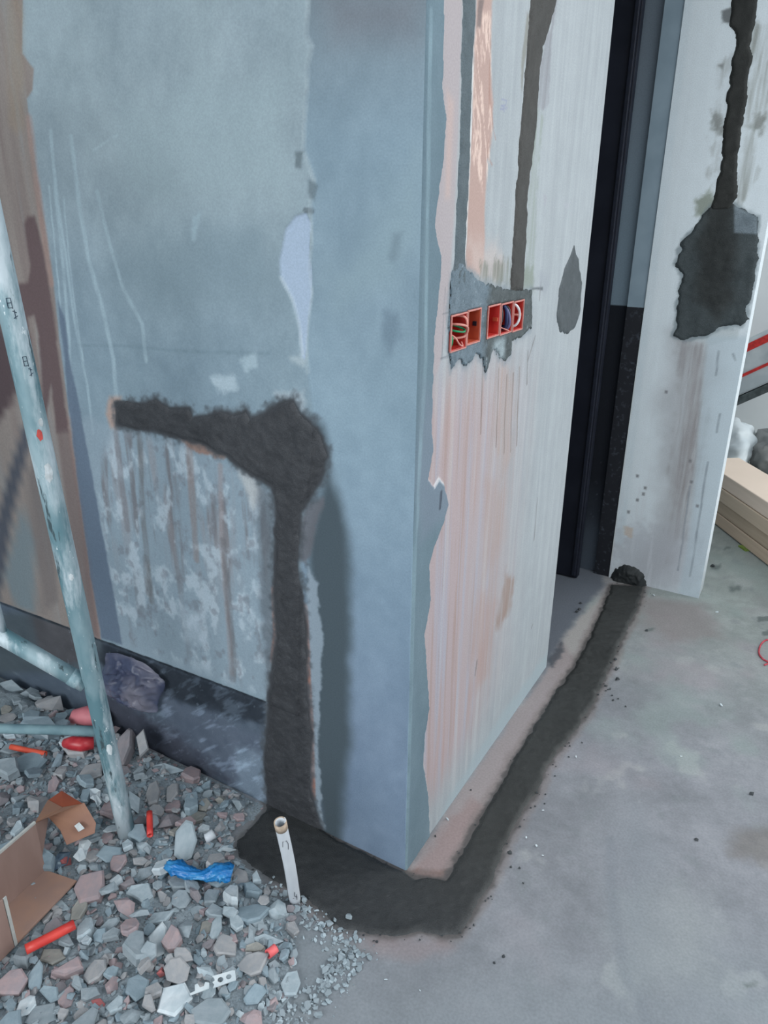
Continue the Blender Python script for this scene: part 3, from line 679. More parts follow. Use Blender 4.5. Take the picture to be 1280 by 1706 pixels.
wirespec = {0: [('pink', [(-.04, .02, .05), (.004, .035, .052), (.014, .058, .045), (.010, .066, .03), (.002, .06, .022), (-.02, .03, .02)], .0026),
                ('green', [(-.04, .015, .045), (.004, .02, .040), (.012, .045, .036), (.003, .062, .04), (-.03, .05, .05)], .0022),
                ('pink', [(-.035, .01, .04), (.002, .015, .03), (.010, .03, .012), (.010, .048, .006), (.001, .06, .012)], .0018),
                ('green', [(-.03, .01, .002), (-.006, .012, .006), (-.002, .01, .028), (-.03, .02, .03)], .005),
                ('pink', [(-.03, .06, .066), (.004, .066, .064), (.008, .070, .04), (.003, .068, .02)], .0026)],
            3: [('black', [(-.04, .01, .01), (-.006, .012, .02), (-.004, .014, .055), (-.03, .02, .066)], .006),
                ('purple', [(-.04, .02, .06), (-.002, .03, .06), (.008, .042, .036), (.002, .05, .01), (-.03, .05, .006)], .0045),
                ('blue', [(-.04, .02, .066), (0, .024, .064), (.006, .03, .036), (0, .036, .012), (-.03, .04, .008)], .004),
                ('black', [(-.04, .03, .06), (-.004, .05, .06), (.002, .058, .036), (-.004, .056, .014), (-.03, .05, .01)], .004),
                ('pink', [(-.01, .016, .016), (.004, .034, .008), (.004, .056, .002)], .0016)],
            4: [('white', [(-.03, .004, .064), (.003, .014, .062), (.010, .028, .036), (.004, .016, .012), (-.03, .008, .006)], .0032),
                ('pink', [(-.04, .04, .03), (-.006, .05, .034), (-.004, .056, .03)], .003)]}
for i, (y0, y1, z0, z1) in enumerate(BOXES):
    e = tagged(empty('junction_box', (0, y0, z0)), names[i], 'junction box', 'junction boxes in the wall')
    w, h, t, D = y1 - y0, z1 - z0, .0018, .046
    parts = [box_vf(-D, 0, 0, -D + t, w, h), box_vf(-D, 0, 0, .0035, t, h), box_vf(-D, w - t, 0, .0035, w, h), box_vf(-D, t, 0, .0035, w - t, t), box_vf(-D, t, h - t, .0035, w - t, h)]
    v, f = join(*parts); mesh_obj('box_shell', v, f, mats5[i], e)
    r = .0028
    v, f = join(box_vf(.003, -r, -r, .006, w + r, 0), box_vf(.003, -r, h, .006, w + r, h + r), box_vf(.003, -r, 0, .006, 0, h), box_vf(.003, w, 0, .006, w + r, h))
    mesh_obj('rim', v, f, M_rim, e)
    v, f = box_vf(-.012, w - .0045, h * .46, -.003, w - .0016, h * .60) if i == 1 else box_vf(-.010, w - .007, h * .44, .002, w - .0016, h * .56)
    mesh_obj('screw_tab', v, f, M_dark if i == 1 else M_orbox, e)
    for c, P, r in wirespec.get(i, []):
        v, f = tube(smooth_path(P, 6), r, 8); mesh_obj('wire', v, f, WIRES[c], e, True)['label'] = c + ' wire'

# ------------------------------------------------------------------ steel scaffold trestle
M_steel = mat('galvanised_steel', (96, 130, 140), .5, (146, 168, 176), 9, .25, metal=.15, stretch=(1, 1, .35), lo=.42, hi=.58)
def steel_mat(name):
    m = M_steel.copy(); m.name = name; nt = m.node_tree; N = nt.nodes; L = nt.links; b = N['Principled BSDF']
    src = b.inputs['Base Color'].links[0].from_socket; tc = N.new('ShaderNodeTexCoord')
    def layer(src, scale, stretch, lo, hi, col, off=0):
        mp = N.new('ShaderNodeMapping'); mp.inputs['Scale'].default_value = stretch; mp.inputs['Location'].default_value = (off, off, off)
        nz = N.new('ShaderNodeTexNoise'); nz.inputs['Scale'].default_value = scale; nz.inputs['Detail'].default_value = 8; nz.inputs['Roughness'].default_value = .65
        mr = N.new('ShaderNodeMapRange'); mr.inputs['From Min'].default_value = lo; mr.inputs['From Max'].default_value = hi
        mx = N.new('ShaderNodeMix'); mx.data_type = 'RGBA'; mx.inputs['B'].default_value = tuple(lin(col)) + (1,)
        L.new(tc.outputs['Object'], mp.inputs['Vector']); L.new(mp.outputs['Vector'], nz.inputs['Vector']); L.new(nz.outputs['Fac'], mr.inputs['Value'])
        L.new(mr.outputs['Result'], mx.inputs['Factor']); L.new(src, mx.inputs['A']); return mx.outputs['Result']
    src = layer(src, 9, (1, 1, .22), .46, .56, (192, 205, 212)); src = layer(src, 40, (1, 1, .2), .60, .66, (66, 82, 88), 3); src = layer(src, 60, (1, 1, .6), .64, .68, (216, 224, 228), 9)
    L.new(src, b.inputs['Base Color']); return m
M_tube = steel_mat('paint_splashed_steel')
LEG0 = np.array([-.70, -.30, .0]); LEG1 = np.array([-.676, -.415, 1.739]); LD = (LEG1 - LEG0)
def legpt(t): return LEG0 + LD * t
D2 = np.array([-.875, -.484, 0]); D2 /= np.linalg.norm(D2)
tr = tagged(empty('scaffold_trestle', tuple(LEG0)), 'paint-splashed steel tube trestle standing in the rubble by the left wall', 'trestle')
def rel(P, o=LEG0): return [tuple(np.array(p) - o) for p in P]
v, f = pipe_shell(rel([legpt(k / 12) for k in range(13)]), .0235, .0205, 20); leg = mesh_obj('leg', v, f, M_tube, tr, True)
W = .95
far = [legpt(k / 12) + D2 * W for k in range(13)]
v, f = pipe_shell(rel(far), .0235, .0205, 16); mesh_obj('leg', v, f, M_tube, tr, True)
def in_frame(x, y):     # point of the trestle's plane seen at a pixel
    d = ray(x, y); n = np.cross(D2, LD); t = np.dot(LEG0 - CAM, n) / np.dot(d, n); return CAM + d * t
cb0 = legpt(.382 / 1.739); cb1 = cb0 + D2 * W
v, f = tube(rel([cb0, cb1]), .0125, 14); mesh_obj('cross_bar', v, f, mat('rusty_bar', (98, 126, 136), .55, (122, 150, 158), 14, .3, stretch=(1, 1, 1)), tr, True)
b0 = in_frame(143, 1140); b1 = in_frame(0, 1058); bd = (b1 - b0); b2 = b0 + bd * (W - .02) / np.linalg.norm(bd[:2])
v, f = tube(rel([b0, (b0 + b1) / 2, b2]), .021, 16); mesh_obj('brace', v, f, M_tube, tr, True)
s0 = in_frame(6, 1058); s1 = in_frame(-14, 985); s2 = s0 + (s1 - s0) * 2.6
v, f = tube(rel([s0, s1, s2]), .0105, 12); mesh_obj('strut', v, f, M_tube, tr, True)
tb0 = legpt(1.0); tb1 = tb0 + D2 * W
v, f = tube(rel([tb0 + D2 * -.03, tb1 - D2 * -.03]), .0235, 16); mesh_obj('top_bar', v, f, M_tube, tr, True)
def collar(c, d, r, l):
    v, f = tube(rel([c - d * l / 2, c - d * l * .25, c + d * l * .25, c + d * l / 2]), [r * .92, r, r, r * .92], 16); return v, f
for c, d, r, l in ((b0 + bd * .12, bd / np.linalg.norm(bd), .0225, .03), (s0, (s1 - s0) / np.linalg.norm(s1 - s0), .0135, .02)):
    v, f = collar(c, d, r, l); mesh_obj('weld_bead', v, f, M_tube, tr, True)
# spots and pen marks on the leg, on its camera-facing side of the round
def on_leg(z, lat, out=.0242):
    c = legpt(z / 1.739); ax = LD / np.linalg.norm(LD); w = CAM - c; w -= ax * w.dot(ax); w /= np.linalg.norm(w); s = np.cross(ax, w)
    return c + (w * math.cos(lat) + s * math.sin(lat)) * out
def leg_spot(z, lat, hz, hl, m, name, lab, seed):
    r2 = random.Random(seed); n = 14; V = [on_leg(z, lat, .0246)]
    for k in range(n):
        a = 2 * math.pi * k / n; q = .7 + .5 * r2.random(); V.append(on_leg(z + hz * math.sin(a) * q, lat + hl * math.cos(a) * q, .0241))
    for k in range(n):
        a = 2 * math.pi * k / n; V.append(on_leg(z + hz * math.sin(a), lat + hl * math.cos(a), .0228))
    F = [(0, 1 + k, 1 + (k + 1) % n) for k in range(n)] + [(1 + k, 1 + n + k, 1 + n + (k + 1) % n, 1 + (k + 1) % n) for k in range(n)]
    o = mesh_obj(name, rel(V), F, m, leg); o['label'] = lab
M_spotred = mat('red_paint', (206, 86, 80), .6); M_spotw = mat('white_paint_blob', (206, 214, 218), .7)
leg_spot(1.175, .1, .012, .25, M_spotred, 'paint_spot', 'red paint spot on the trestle leg', 3)
leg_spot(1.20, .45, .010, .2, M_spotw, 'paint_spot', 'white paint blob beside the red spot', 4)
leg_spot(1.09, .15, .02, .35, M_spotw, 'paint_spot', 'long white paint drip', 5); leg_spot(.34, .1, .018, .28, M_spotw, 'paint_spot', 'low white paint blob on the leg', 6)
leg_spot(.84, .1, .009, .22, M_spotw, 'paint_spot', 'small white paint blob', 8)
V, F = [], []
def stroke(P):
    global V, F
    v, f = tube(rel([on_leg(z, l, .0238) for z, l in P]), .0007, 5); (V, F) = join((V, F), (v, f))
for z, l in ((1.447, .1), (1.335, .35)):
    stroke([(z, l - .25), (z, l + .05)]); stroke([(z, l - .25), (z - .018, l - .25)]); stroke([(z, l + .05), (z - .02, l + .07)]); stroke([(z - .009, l - .25), (z - .009, l + .05)]); stroke([(z - .018, l - .25), (z - .018, l + .05)])
    stroke([(z - .024, l), (z - .028, l + .3)]); stroke([(z - .022, l + .15), (z - .04, l + .15)]); stroke([(z - .038, l), (z - .034, l + .35)])
    mesh_obj('pen_mark', V, F, mat('pen_ink', (50, 66, 84), .8), leg)['label'] = 'handwritten characters in dark pen, ' + ('upper' if z > 1.4 else 'lower'); V, F = [], []

# ------------------------------------------------------------------ rubble
RUB = [(-.46, -.003), (-.455, -.06), (-.475, -.13), (-.42, -.195), (-.335, -.222), (-.25, -.24), (-.18, -.25), (-.13, -.30), (-.09, -.36), (-.05, -.42), (-.06, -.53), (-.10, -.62), (-.14, -.75), (-.5, -1.1),
       (-1.6, -1.2), (-1.9, -.8), (-1.9, -.003)]
RP = np.array(RUB)
def rub_h(x, y):
    x = np.asarray(x, float); y = np.asarray(y, float)
    d = sdf(RP, x, y) + .02 * fbm(x * 12, y * 12, 201)
    k = 1 - sstep(-.09, .0, d)
    mound = .012 + .035 * sstep(-.55, -1.1, x)
    return k * (mound + .010 * fbm(x * 9, y * 9, 202)) + k * .003 * fbm(x * 70, y * 70, 203)
def rh(x, y): return float(rub_h(np.array([x]), np.array([y]))[0])
M_dust = mat_vcol('rubble_dust', .95, .25, .8, 200)
def dustcol(U, V):
    c = np.zeros(U.shape + (3,)) + np.array((132, 143, 150), float); c += (fbm(U * 60, V * 60, 204, 5) * 22)[..., None] + (fbm(U * 9, V * 9, 205) * 8)[..., None] * np.array((1.2, .9, .9)); return c
def dustkeep(U, V): return sdf(RP, U, V) + .02 * fbm(U * 12, V * 12, 201) < -.002
dust = grid_obj('rubble_dust', 'F', axis((-1.85, -.02, .006)), axis((-1.15, -.004, .006)), lambda U, V: rub_h(U, V) + .0008, dustcol, M_dust, keep=dustkeep)
tagged(dust, 'grey dust and grit bedding under the rubble heap', 'rubble', kind='stuff')

def slab_mesh(seed, thick):
    r = random.Random(seed); n = r.choice((4, 5, 5, 6, 7)); V = []
    ang = sorted((2 * math.pi * (k + r.uniform(-.32, .32)) / n) for k in range(n)); rad = [r.uniform(.72, 1.12) for _ in ang]
    tilt = [r.uniform(-.25, .25) * thick for _ in ang]
    for a, q in zip(ang, rad): V.append((math.cos(a) * q * r.uniform(.85, 1), math.sin(a) * q * r.uniform(.85, 1), -thick))
    for a, q, t in zip(ang, rad, tilt): V.append((math.cos(a) * q, math.sin(a) * q, thick * .55 + t))
    for a, q, t in zip(ang, rad, tilt): V.append((math.cos(a) * q * .86, math.sin(a) * q * .86, thick + t))
    F = [tuple(range(n))[::-1], tuple(range(2 * n, 3 * n))]
    for l in (0, n):
        for k in range(n): F.append((l + k, l + (k + 1) % n, l + n + (k + 1) % n, l + n + k))
    return V, F
def lump_mesh(seed):
    r = random.Random(seed); bm = bpy_bm()
    for _ in range(13):
        a = r.uniform(0, 2 * math.pi); z = r.uniform(-1, 1); q = math.sqrt(1 - z * z); s = r.uniform(.8, 1.1)
        bm.verts.new((math.cos(a) * q * s, math.sin(a) * q * s * .8, z * .55 * s))
    import bmesh
    res = bmesh.ops.convex_hull(bm, input=bm.verts); bmesh.ops.delete(bm, geom=[g for g in bm.verts if not g.link_faces], context='VERTS')
    bm.verts.ensure_lookup_table(); V = [tuple(v.co) for v in bm.verts]; ix = {v: i for i, v in enumerate(bm.verts)}; F = [tuple(ix[v] for v in f.verts) for f in bm.faces]; bm.free(); return V, F
def bpy_bm():
    import bmesh; return bmesh.new()
SHAPES = [slab_mesh(300 + k, (.16, .22, .3, .12, .4)[k % 5]) for k in range(12)] + [lump_mesh(400 + k) for k in range(7)]
RC = {'grey': ((146, 156, 163), (134, 146, 153)), 'blue-grey': ((136, 152, 162), (126, 143, 153)), 'pinkish': ((164, 146, 148), (150, 140, 145)), 'beige': ((158, 158, 160), (146, 149, 153)),
      'teal-grey': ((140, 156, 165), (130, 147, 157)), 'brown-grey': ((140, 134, 138), (128, 126, 131)), 'white': ((200, 208, 213), (180, 192, 199)), 'pale': ((168, 180, 187), (154, 168, 176)), 'red': ((174, 100, 100), (150, 96, 98)),
      'dark': ((76, 80, 82), (62, 66, 70)), 'tan': ((148, 147, 142), (136, 137, 134))}
RM = {k: mat('rubble_' + k.replace('-', '_'), a, .93, b, 2.2, .5, lo=.35, hi=.65, vary=.10, spec=.15) for k, (a, b) in RC.items()}
RMESH = {}
def rmesh(i, colr):
    if (i, colr) not in RMESH:
        me = bpy.data.meshes.new('rubble_piece'); me.from_pydata(SHAPES[i][0], [], SHAPES[i][1]); me.materials.append(RM[colr]); me.update(); RMESH[(i, colr)] = me
    return RMESH[(i, colr)]
placed = []
RIGHT = Vector(ROT[0]); yawc = math.atan2(ROT[0][1], ROT[0][0])
def shape_half(i, sx, sy, sz, rot):
    zs = [(rot @ Vector((v[0] * sx, v[1] * sy, v[2] * sz))).z for v in SHAPES[i][0]]; return min(zs), max(zs)
def add_chunk(x, y, sx, sy, sz, i, colr, yaw, tx, ty, label, group=None, name='rubble_chunk', lift=0):
    from mathutils import Euler
    rot = Euler((tx, ty, yaw)).to_matrix(); lo, hi = shape_half(i, sx, sy, sz, rot)
    r = (sx + sy) / 2; top = rh(x, y)
    for (px_, py_, pr, ptop) in placed:
        dd = math.hypot(px_ - x, py_ - y)
        if dd < (pr + r) * .80: top = max(top, ptop - .006 - .5 * max(0, dd - .3 * pr) * (ptop - top) / (pr + r))
    top = min(top, rh(x, y) + .03)
    z = top - lo * .85 - .001 + lift
    o = bpy.data.objects.new(name, rmesh(i, colr)); COL.objects.link(o)
    o.matrix_world = Matrix.Translation((x, y, z)) @ rot.to_4x4() @ Matrix.Diagonal((sx, sy, sz, 1))
    tagged(o, label, 'rubble', group); placed.append((x, y, r, z + hi)); return o
# the pieces one can point to: pixel centre, width, height, shape, colour, thickness, tilt, label
HERO = [(290, 1668, 60, 66, 5, 'white', .3, 0, 'largest white plaster chunk, at the bottom edge of the rubble'),
        (313, 1408, 44, 54, 0, 'pale', .25, .5, 'pale grey slab propped up just above the blue plastic'),
        (155, 1483, 54, 52, 7, 'pinkish', .3, .1, 'broad pinkish slab right of the open carton'), (194, 1472, 24, 22, 2, 'white', .35, 0, 'small white piece touching the broad pinkish slab'),
        (237, 1490, 44, 34, 4, 'pale', .25, .05, 'oval pale grey piece below the blue plastic'), (133, 1517, 32, 34, 1, 'tan', .3, .1, 'beige chunk at the upper end of the long red tube'),
        (102, 1512, 36, 22, 3, 'pale', .2, 0, 'flat lavender grey flake beside the beige chunk'), (214, 1272, 32, 54, 0, 'brown-grey', .7, .5, 'upright brown grey block right behind the trestle leg'),
        (242, 1272, 24, 44, 3, 'beige', .7, .6, 'upright beige slab next to the brown grey block'), (280, 1284, 62, 20, 3, 'pale', .25, .35, 'long pale wedge of plaster tilted against the wall foot'),
        (256, 1328, 30, 38, 1, 'beige', .3, .1, 'squarish beige piece above the upright red tube'), (340, 1340, 22, 30, 5, 'tan', .4, .2, 'tan cube-like piece near the dark hollow by the wall'),
        (366, 1330, 20, 22, 12, 'tan', .6, 0, 'tan nugget close to the wall end of the rubble'), (75, 1238, 62, 30, 4, 'blue-grey', .4, .1, 'wide blue grey slab behind the short red tube'),
        (132, 1267, 46, 26, 7, 'beige', .35, .1, 'mauve grey slab below the red plastic lump'), (50, 1292, 62, 38, 6, 'blue-grey', .3, .05, 'broad blue grey flat piece left of the trestle foot'),
        (92, 1185, 58, 30, 14, 'beige', .6, .2, 'long grey stone lying behind the cross bar'), (22, 1150, 50, 26, 3, 'pale', .5, .3, 'pale blue slab by the wall at the left edge'),
        (60, 1160, 40, 22, 13, 'grey', .5, .1, 'grey lump between the pale blue slab and the long stone'), (155, 1300, 46, 38, 8, 'beige', .3, .1, 'big flat greyish beige slab left of the trestle leg'),
        (265, 1572, 34, 44, 10, 'white', .3, .3, 'white sided triangular chunk in the middle of the heap'), (288, 1580, 32, 36, 2, 'pinkish', .4, .2, 'pink brick piece leaning on the white triangular chunk'),
        (343, 1546, 24, 38, 5, 'tan', .3, .1, 'left olive grey slab of a side by side pair'), (362, 1546, 22, 36, 0, 'pale', .3, .1, 'right pale slab of a side by side pair'),
        (446, 1566, 56, 22, 3, 'pale', .3, .15, 'long pale grey bar above the short pink tube'), (426, 1581, 30, 16, 4, 'tan', .3, 0, 'small oval piece left of the short pink tube'),
        (463, 1514, 42, 36, 13, 'pale', .6, 0, 'round pale chunk at the base of the white pipe'), (484, 1631, 42, 34, 1, 'pale', .25, 0, 'square pale tile piece at the lower right of the heap'),
        (86, 1592, 46, 30, 5, 'tan', .35, .1, 'flat tan slab just under the long red tube'), (118, 1616, 54, 28, 9, 'pinkish', .3, .1, 'pinkish slab below the flat tan slab'),
        (60, 1630, 26, 40, 10, 'teal-grey', .3, .3, 'teal grey shard near the left bottom corner'), (20, 1642, 50, 36, 6, 'pinkish', .4, .1, 'dull brownish pink block at the left bottom corner'),
        (110, 1660, 30, 30, 10, 'pinkish', .3, .1, 'triangular pink brick piece near the bottom left'), (268, 1620, 18, 26, 12, 'red', .5, 0, 'small bright pink brick nugget above the white chunk'),
        (187, 1640, 24, 32, 13, 'pinkish', .5, .2, 'brown faced pink nugget in the lower heap'), (165, 1668, 36, 18, 3, 'red', .25, 0, 'flat reddish flake near the bottom edge'),
        (372, 1408, 22, 16, 16, 'pale', .5, 0, 'pale shell shaped chip near the dark mortar'), (380, 1411, 28, 9, 3, 'white', .3, .1, 'thin white sliver beside the dark mortar'),
        (110, 1440, 26, 18, 13, 'red', .5, 0, 'pink and grey nugget inside the carton mouth'), (20, 1308, 44, 34, 4, 'grey', .3, .1, 'grey flat piece above the carton edge'),
        (8, 1350, 24, 40, 15, 'brown-grey', .6, .1, 'dark brown lump at the left edge above the carton'), (230, 1395, 40, 30, 4, 'teal-grey', .3, .1, 'teal grey plate below the upright red tube'),
        (300, 1470, 52, 24, 1, 'grey', .3, 0, 'grey plate lying under the blue plastic'), (25, 1262, 44, 26, 8, 'grey', .3, .1, 'grey slab just below the short red tube'),
        (350, 1690, 70, 40, 6, 'grey', .3, 0, 'large flat grey slab under the perforated strip'), (70, 1690, 60, 36, 8, 'grey', .35, .1, 'large dull grey slab at the bottom left edge')]
for x, y, w, h, i, c, th, tl, lab in HERO:
    P = hit(x, y, 2, .02); depth = -(ROT @ (P - CAM))[2]; s = depth / FPX
    if sdf(RP, np.array([P[0]]), np.array([P[1]]))[0] > .03 and y < 1500: continue
    sx = w * s / 2 * 1.05; sy = h * s / 2 / .78
    if P[1] + sy > -.012: P[1] = -.012 - sy
    add_chunk(P[0], P[1], sx, sy, (sx + sy) / 2 * th / .25 if i < 12 else (sx + sy) / 2, i, c, yawc + rnd.uniform(-.15, .15), tl, rnd.uniform(-.1, .1), lab)
def zone(x, y):
    q = ROT @ (np.array([x, y, .02]) - CAM); px = 640 + FPX * q[0] / -q[2]; py = 853 - FPX * q[1] / -q[2]
    if px < -25 or py > 1735: return None, px, py
    if py < 1300 and px < 190: z = 'behind the trestle leg'
    elif py < 1440 and px < 190: z = 'around the open carton'
    elif py < 1440: z = 'between the trestle leg and the wall mortar'
    elif px > 360: z = 'near the base of the white pipe'
    elif py < 1560: z = 'below the blue plastic'
    elif px < 180: z = 'in the bottom left corner'
    else: z = 'near the bottom edge of the heap'
    return z, px, py
KEEP = []   # floor circles kept free of loose pieces: trestle foot
KEEP.append((-.70, -.30, .02))
for kx, ky, kr in ((70, 1500, .05), (30, 1530, .06), (95, 1475, .03)):
    q_ = hit(kx, ky, 2, .03); KEEP.append((q_[0], q_[1], kr))
cols = ['grey'] * 7 + ['blue-grey'] * 5 + ['teal-grey'] * 2 + ['pinkish'] * 3 + ['beige'] * 4 + ['pale'] * 3 + ['brown-grey'] * 2 + ['tan'] * 1 + ['white'] * 1
sizes = sorted([.0135 + .021 * rnd.random() ** 1.3 for _ in range(300 - len(placed))], reverse=True)
LAND = [(160, 1000 + 270, 'trestle leg'), (215, 1395, 'trestle foot'), (100, 1340, 'carton flap'), (60, 1520, 'carton base'), (84, 1560, 'long red tube'), (249, 1375, 'upright red tube'), (330, 1452, 'blue wrapper'),
        (313, 1408, 'propped pale slab'), (155, 1483, 'broad pinkish slab'), (290, 1668, 'large white chunk'), (352, 1638, 'perforated strip'), (453, 1585, 'pink tube offcut'), (484, 1631, 'square pale tile piece'),
        (492, 1500, 'white pipe'), (47, 1250, 'short red tube'), (230, 1272, 'upright block'), (135, 1218, 'red plastic pot'), (92, 1180, 'long grey stone'), (265, 1572, 'white triangular chunk'), (237, 1490, 'oval pale piece'),
        (352, 1546, 'olive slab pair'), (118, 1616, 'pinkish slab at lower left'), (20, 1642, 'pink corner block'), (110, 1660, 'triangular pink piece'), (140, 1418, 'torn white paper'), (346, 1335, 'tan cube-like piece'),
        (70, 1690, 'dull slab in the corner'), (350, 1690, 'large flat bottom slab'), (256, 1328, 'squarish beige piece')]
todo = []
for r in sizes:
    for att in range(400):
        x = rnd.uniform(-1.45, .0); y = rnd.uniform(-1.05, -.02)
        if sdf(RP, np.array([x]), np.array([y]))[0] > -.2 * r: continue
        if y + r > -.004: continue
        z, px, py = zone(x, y)
        if z is None: continue
        if any(math.hypot(x - a, y - b) < c + r for a, b, c in KEEP): continue
        if any(math.hypot(x - a, y - b) < (c + r) * .70 for a, b, c, d in placed): continue
        i = rnd.randrange(19) if rnd.random() < .6 else rnd.randrange(12); c = rnd.choice(cols)
        sx = r * rnd.uniform(.95, 1.35); sy = r * rnd.uniform(.65, 1.05)
        o = add_chunk(x, y, sx, sy, r * rnd.uniform(.9, 1.6) if i < 12 else r * .8, i, c, rnd.uniform(0, 6.28), rnd.uniform(-.3, .3), rnd.uniform(-.3, .3), 'x', 'broken plaster pieces in the rubble heap')
        lx, ly, ln = min(LAND, key=lambda q: math.hypot(q[0] - px, q[1] - py)); dx, dy = px - lx, py - ly
        way = ('right of' if dx > 0 else 'left of') if abs(dx) > abs(dy) else ('below' if dy > 0 else 'above')
        sz = 'large' if r > .026 else ('medium' if r > .019 else 'small'); kind = 'flat shard' if i < 12 else 'nugget'
        todo.append((f'{sz} {c} plaster {kind} {way} the {ln}', math.hypot(dx, dy), o)); break
bylab = {}
for l, d, o in todo: bylab.setdefault(l, []).append((d, o))
for l, q in bylab.items():
    q.sort(key=lambda t: t[0])
    for k, (d, o) in enumerate(q): o['label'] = l if len(q) == 1 else l + ', ' + ['closest to it', 'second closest', 'third closest', 'fourth closest', 'fifth closest', 'sixth closest', 'seventh closest'][min(k, 6)]
print('CHUNKS', len(todo), len(placed))
# the small debris between them
def bits(name, groups, region, label, seed, cat='rubble', zf=None):
    from mathutils import Euler
    r = random.Random(seed); Vn, Fn, mi = [], [], []
    for gi, (n, rmin, rmax, m) in enumerate(groups):
        k = 0
        while k < n:
            x, y = region(r); q = rmin + (rmax - rmin) * r.random() ** 2.2
            if zf is None and (sdf(RP, np.array([x]), np.array([y]))[0] > -.002 or y + q > -.004): continue
            i = r.randrange(19); a = r.uniform(0, 6.28); tx, ty = r.uniform(-.5, .5), r.uniform(-.5, .5)
            M3 = Euler((tx, ty, a)).to_matrix() @ Matrix.Diagonal((q, q * r.uniform(.6, 1), q * r.uniform(.7, 1.2)))
            pts = [M3 @ Vector(p) for p in SHAPES[i][0]]; lo = min(p.z for p in pts); z0 = (rh(x, y) if zf is None else zf(x, y)) - lo * .8
            b = len(Vn); Vn += [(p.x + x, p.y + y, p.z + z0) for p in pts]; Fn += [tuple(j + b for j in f) for f in SHAPES[i][1]]; mi += [gi] * len(SHAPES[i][1]); k += 1
    o = mesh_obj(name, Vn, Fn, None)
    for g in groups: o.data.materials.append(g[3])
    o.data.polygons.foreach_set('material_index', mi); tagged(o, label, cat, kind='stuff'); return o
def reg(r): return r.uniform(-1.35, .0), r.uniform(-1.0, -.004)
bits('rubble_grit', [(2600, .003, .018, RM['grey']), (1500, .003, .017, RM['beige']), (700, .003, .016, RM['pinkish']), (800, .003, .014, RM['pale']), (1200, .003, .017, RM['blue-grey']), (500, .003, .016, RM['brown-grey'])], reg,
     'small plaster and brick grit filling gaps in the rubble heap', 1)
def edge_reg(r):
    t = r.random(); a = uv('F', [(440, 1490), (520, 1535), (600, 1585), (560, 1640), (470, 1720)]); i = r.randrange(4); s_ = r.random()
    p = a[i] * (1 - s_) + a[i + 1] * s_; return p[0] + r.gauss(-.012, .02), p[1] + r.gauss(0, .02)
bits('spilled_grit', [(300, .002, .009, RM['pale']), (260, .002, .012, RM['grey'])], edge_reg, 'fine grit spilling from the heap onto the bare floor', 5, zf=lambda x, y: .0)
# mortar crumbs dropped beside the trench
crumbpts = [(1027, 1114, 9), (1026, 1098, 6), (1018, 1103, 5), (1029, 1132, 9), (1010, 1142, 6), (1016, 1147, 6), (1000, 1140, 5), (1020, 1158, 5), (1022, 1166, 5), (1030, 1163, 4), (1043, 1176, 4), (997, 1156, 4),
            (935, 1214, 4), (948, 1260, 4), (970, 1236, 4), (850, 1420, 9), (852, 1443, 5), (866, 1445, 5), (872, 1470, 4), (885, 1345, 4), (895, 1320, 5), (908, 1338, 4), (909, 1322, 4), (840, 1592, 7), (824, 1603, 5),
            (790, 1540, 5), (783, 1545, 4), (1161, 1398, 8), (1253, 1322, 9), (966, 1015, 7), (968, 1004, 6), (962, 1019, 6), (726, 1392, 5), (735, 1357, 7), (785, 1315, 4), (1078, 1050, 6), (1187, 943, 8)]
V, F = [], []
for k, (x, y, w) in enumerate(crumbpts):
    P = hit(x, y, 2, .004); s = -(ROT @ (P - CAM))[2] / FPX * w * .55; sv, sf = SHAPES[12 + k % 7]; a = rnd.uniform(0, 6)
    b = len(V); V += [(P[0] + s * (p[0] * math.cos(a) - p[1] * math.sin(a)), P[1] + s * (p[0] * math.sin(a) + p[1] * math.cos(a)), .0 + s * (p[2] + .45)) for p in sv]; F += [tuple(j + b for j in f) for f in sf]
for k in range(150):
    t = rnd.random(); i = rnd.randrange(len(MORT_F) - 1); a = uv('F', [MORT_F[i], MORT_F[i + 1]]); p = a[0] * (1 - t) + a[1] * t; p = p + np.array([rnd.gauss(.008, .014), rnd.gauss(0, .014)])
    if p[0] < .005 and p[1] > -.005: continue
    s = rnd.uniform(.0015, .0045); sv, sf = SHAPES[12 + k % 7]; b = len(V); V += [(p[0] + s * q[0], p[1] + s * q[1], .001 + s * (q[2] + .45)) for q in sv]; F += [tuple(j + b for j in f) for f in sf]
tagged(mesh_obj('mortar_crumbs', V, F, RM['dark']), 'black mortar crumbs dropped along both sides of the floor trench', 'mortar', kind='stuff')
V, F = [], []
for k, (x, y, w) in enumerate([(877, 1395, 5), (894, 1409, 6), (905, 1350, 4), (960, 1261, 6), (746, 1365, 6), (643, 1632, 6), (1202, 1175, 7), (1090, 992, 5), (700, 1650, 4), (1195, 1020, 5), (1135, 1260, 4), (480, 1560, 5), (905, 1425, 4)]):
    P = hit(x, y, 2, .002); s = -(ROT @ (P - CAM))[2] / FPX * w * .6; sv, sf = SHAPES[k % 12]; a = rnd.uniform(0, 6)
    b = len(V); V += [(P[0] + s * (p[0] * math.cos(a) - .45 * p[1] * math.sin(a)), P[1] + s * (p[0] * math.sin(a) + .45 * p[1] * math.cos(a)), .001 + s * (p[2] + .4) * .8) for p in sv]; F += [tuple(j + b for j in f) for f in sf]
tagged(mesh_obj('white_chips', V, F, RM['white']), 'tiny white plaster chips strewn on the bare floor', 'debris', kind='stuff')

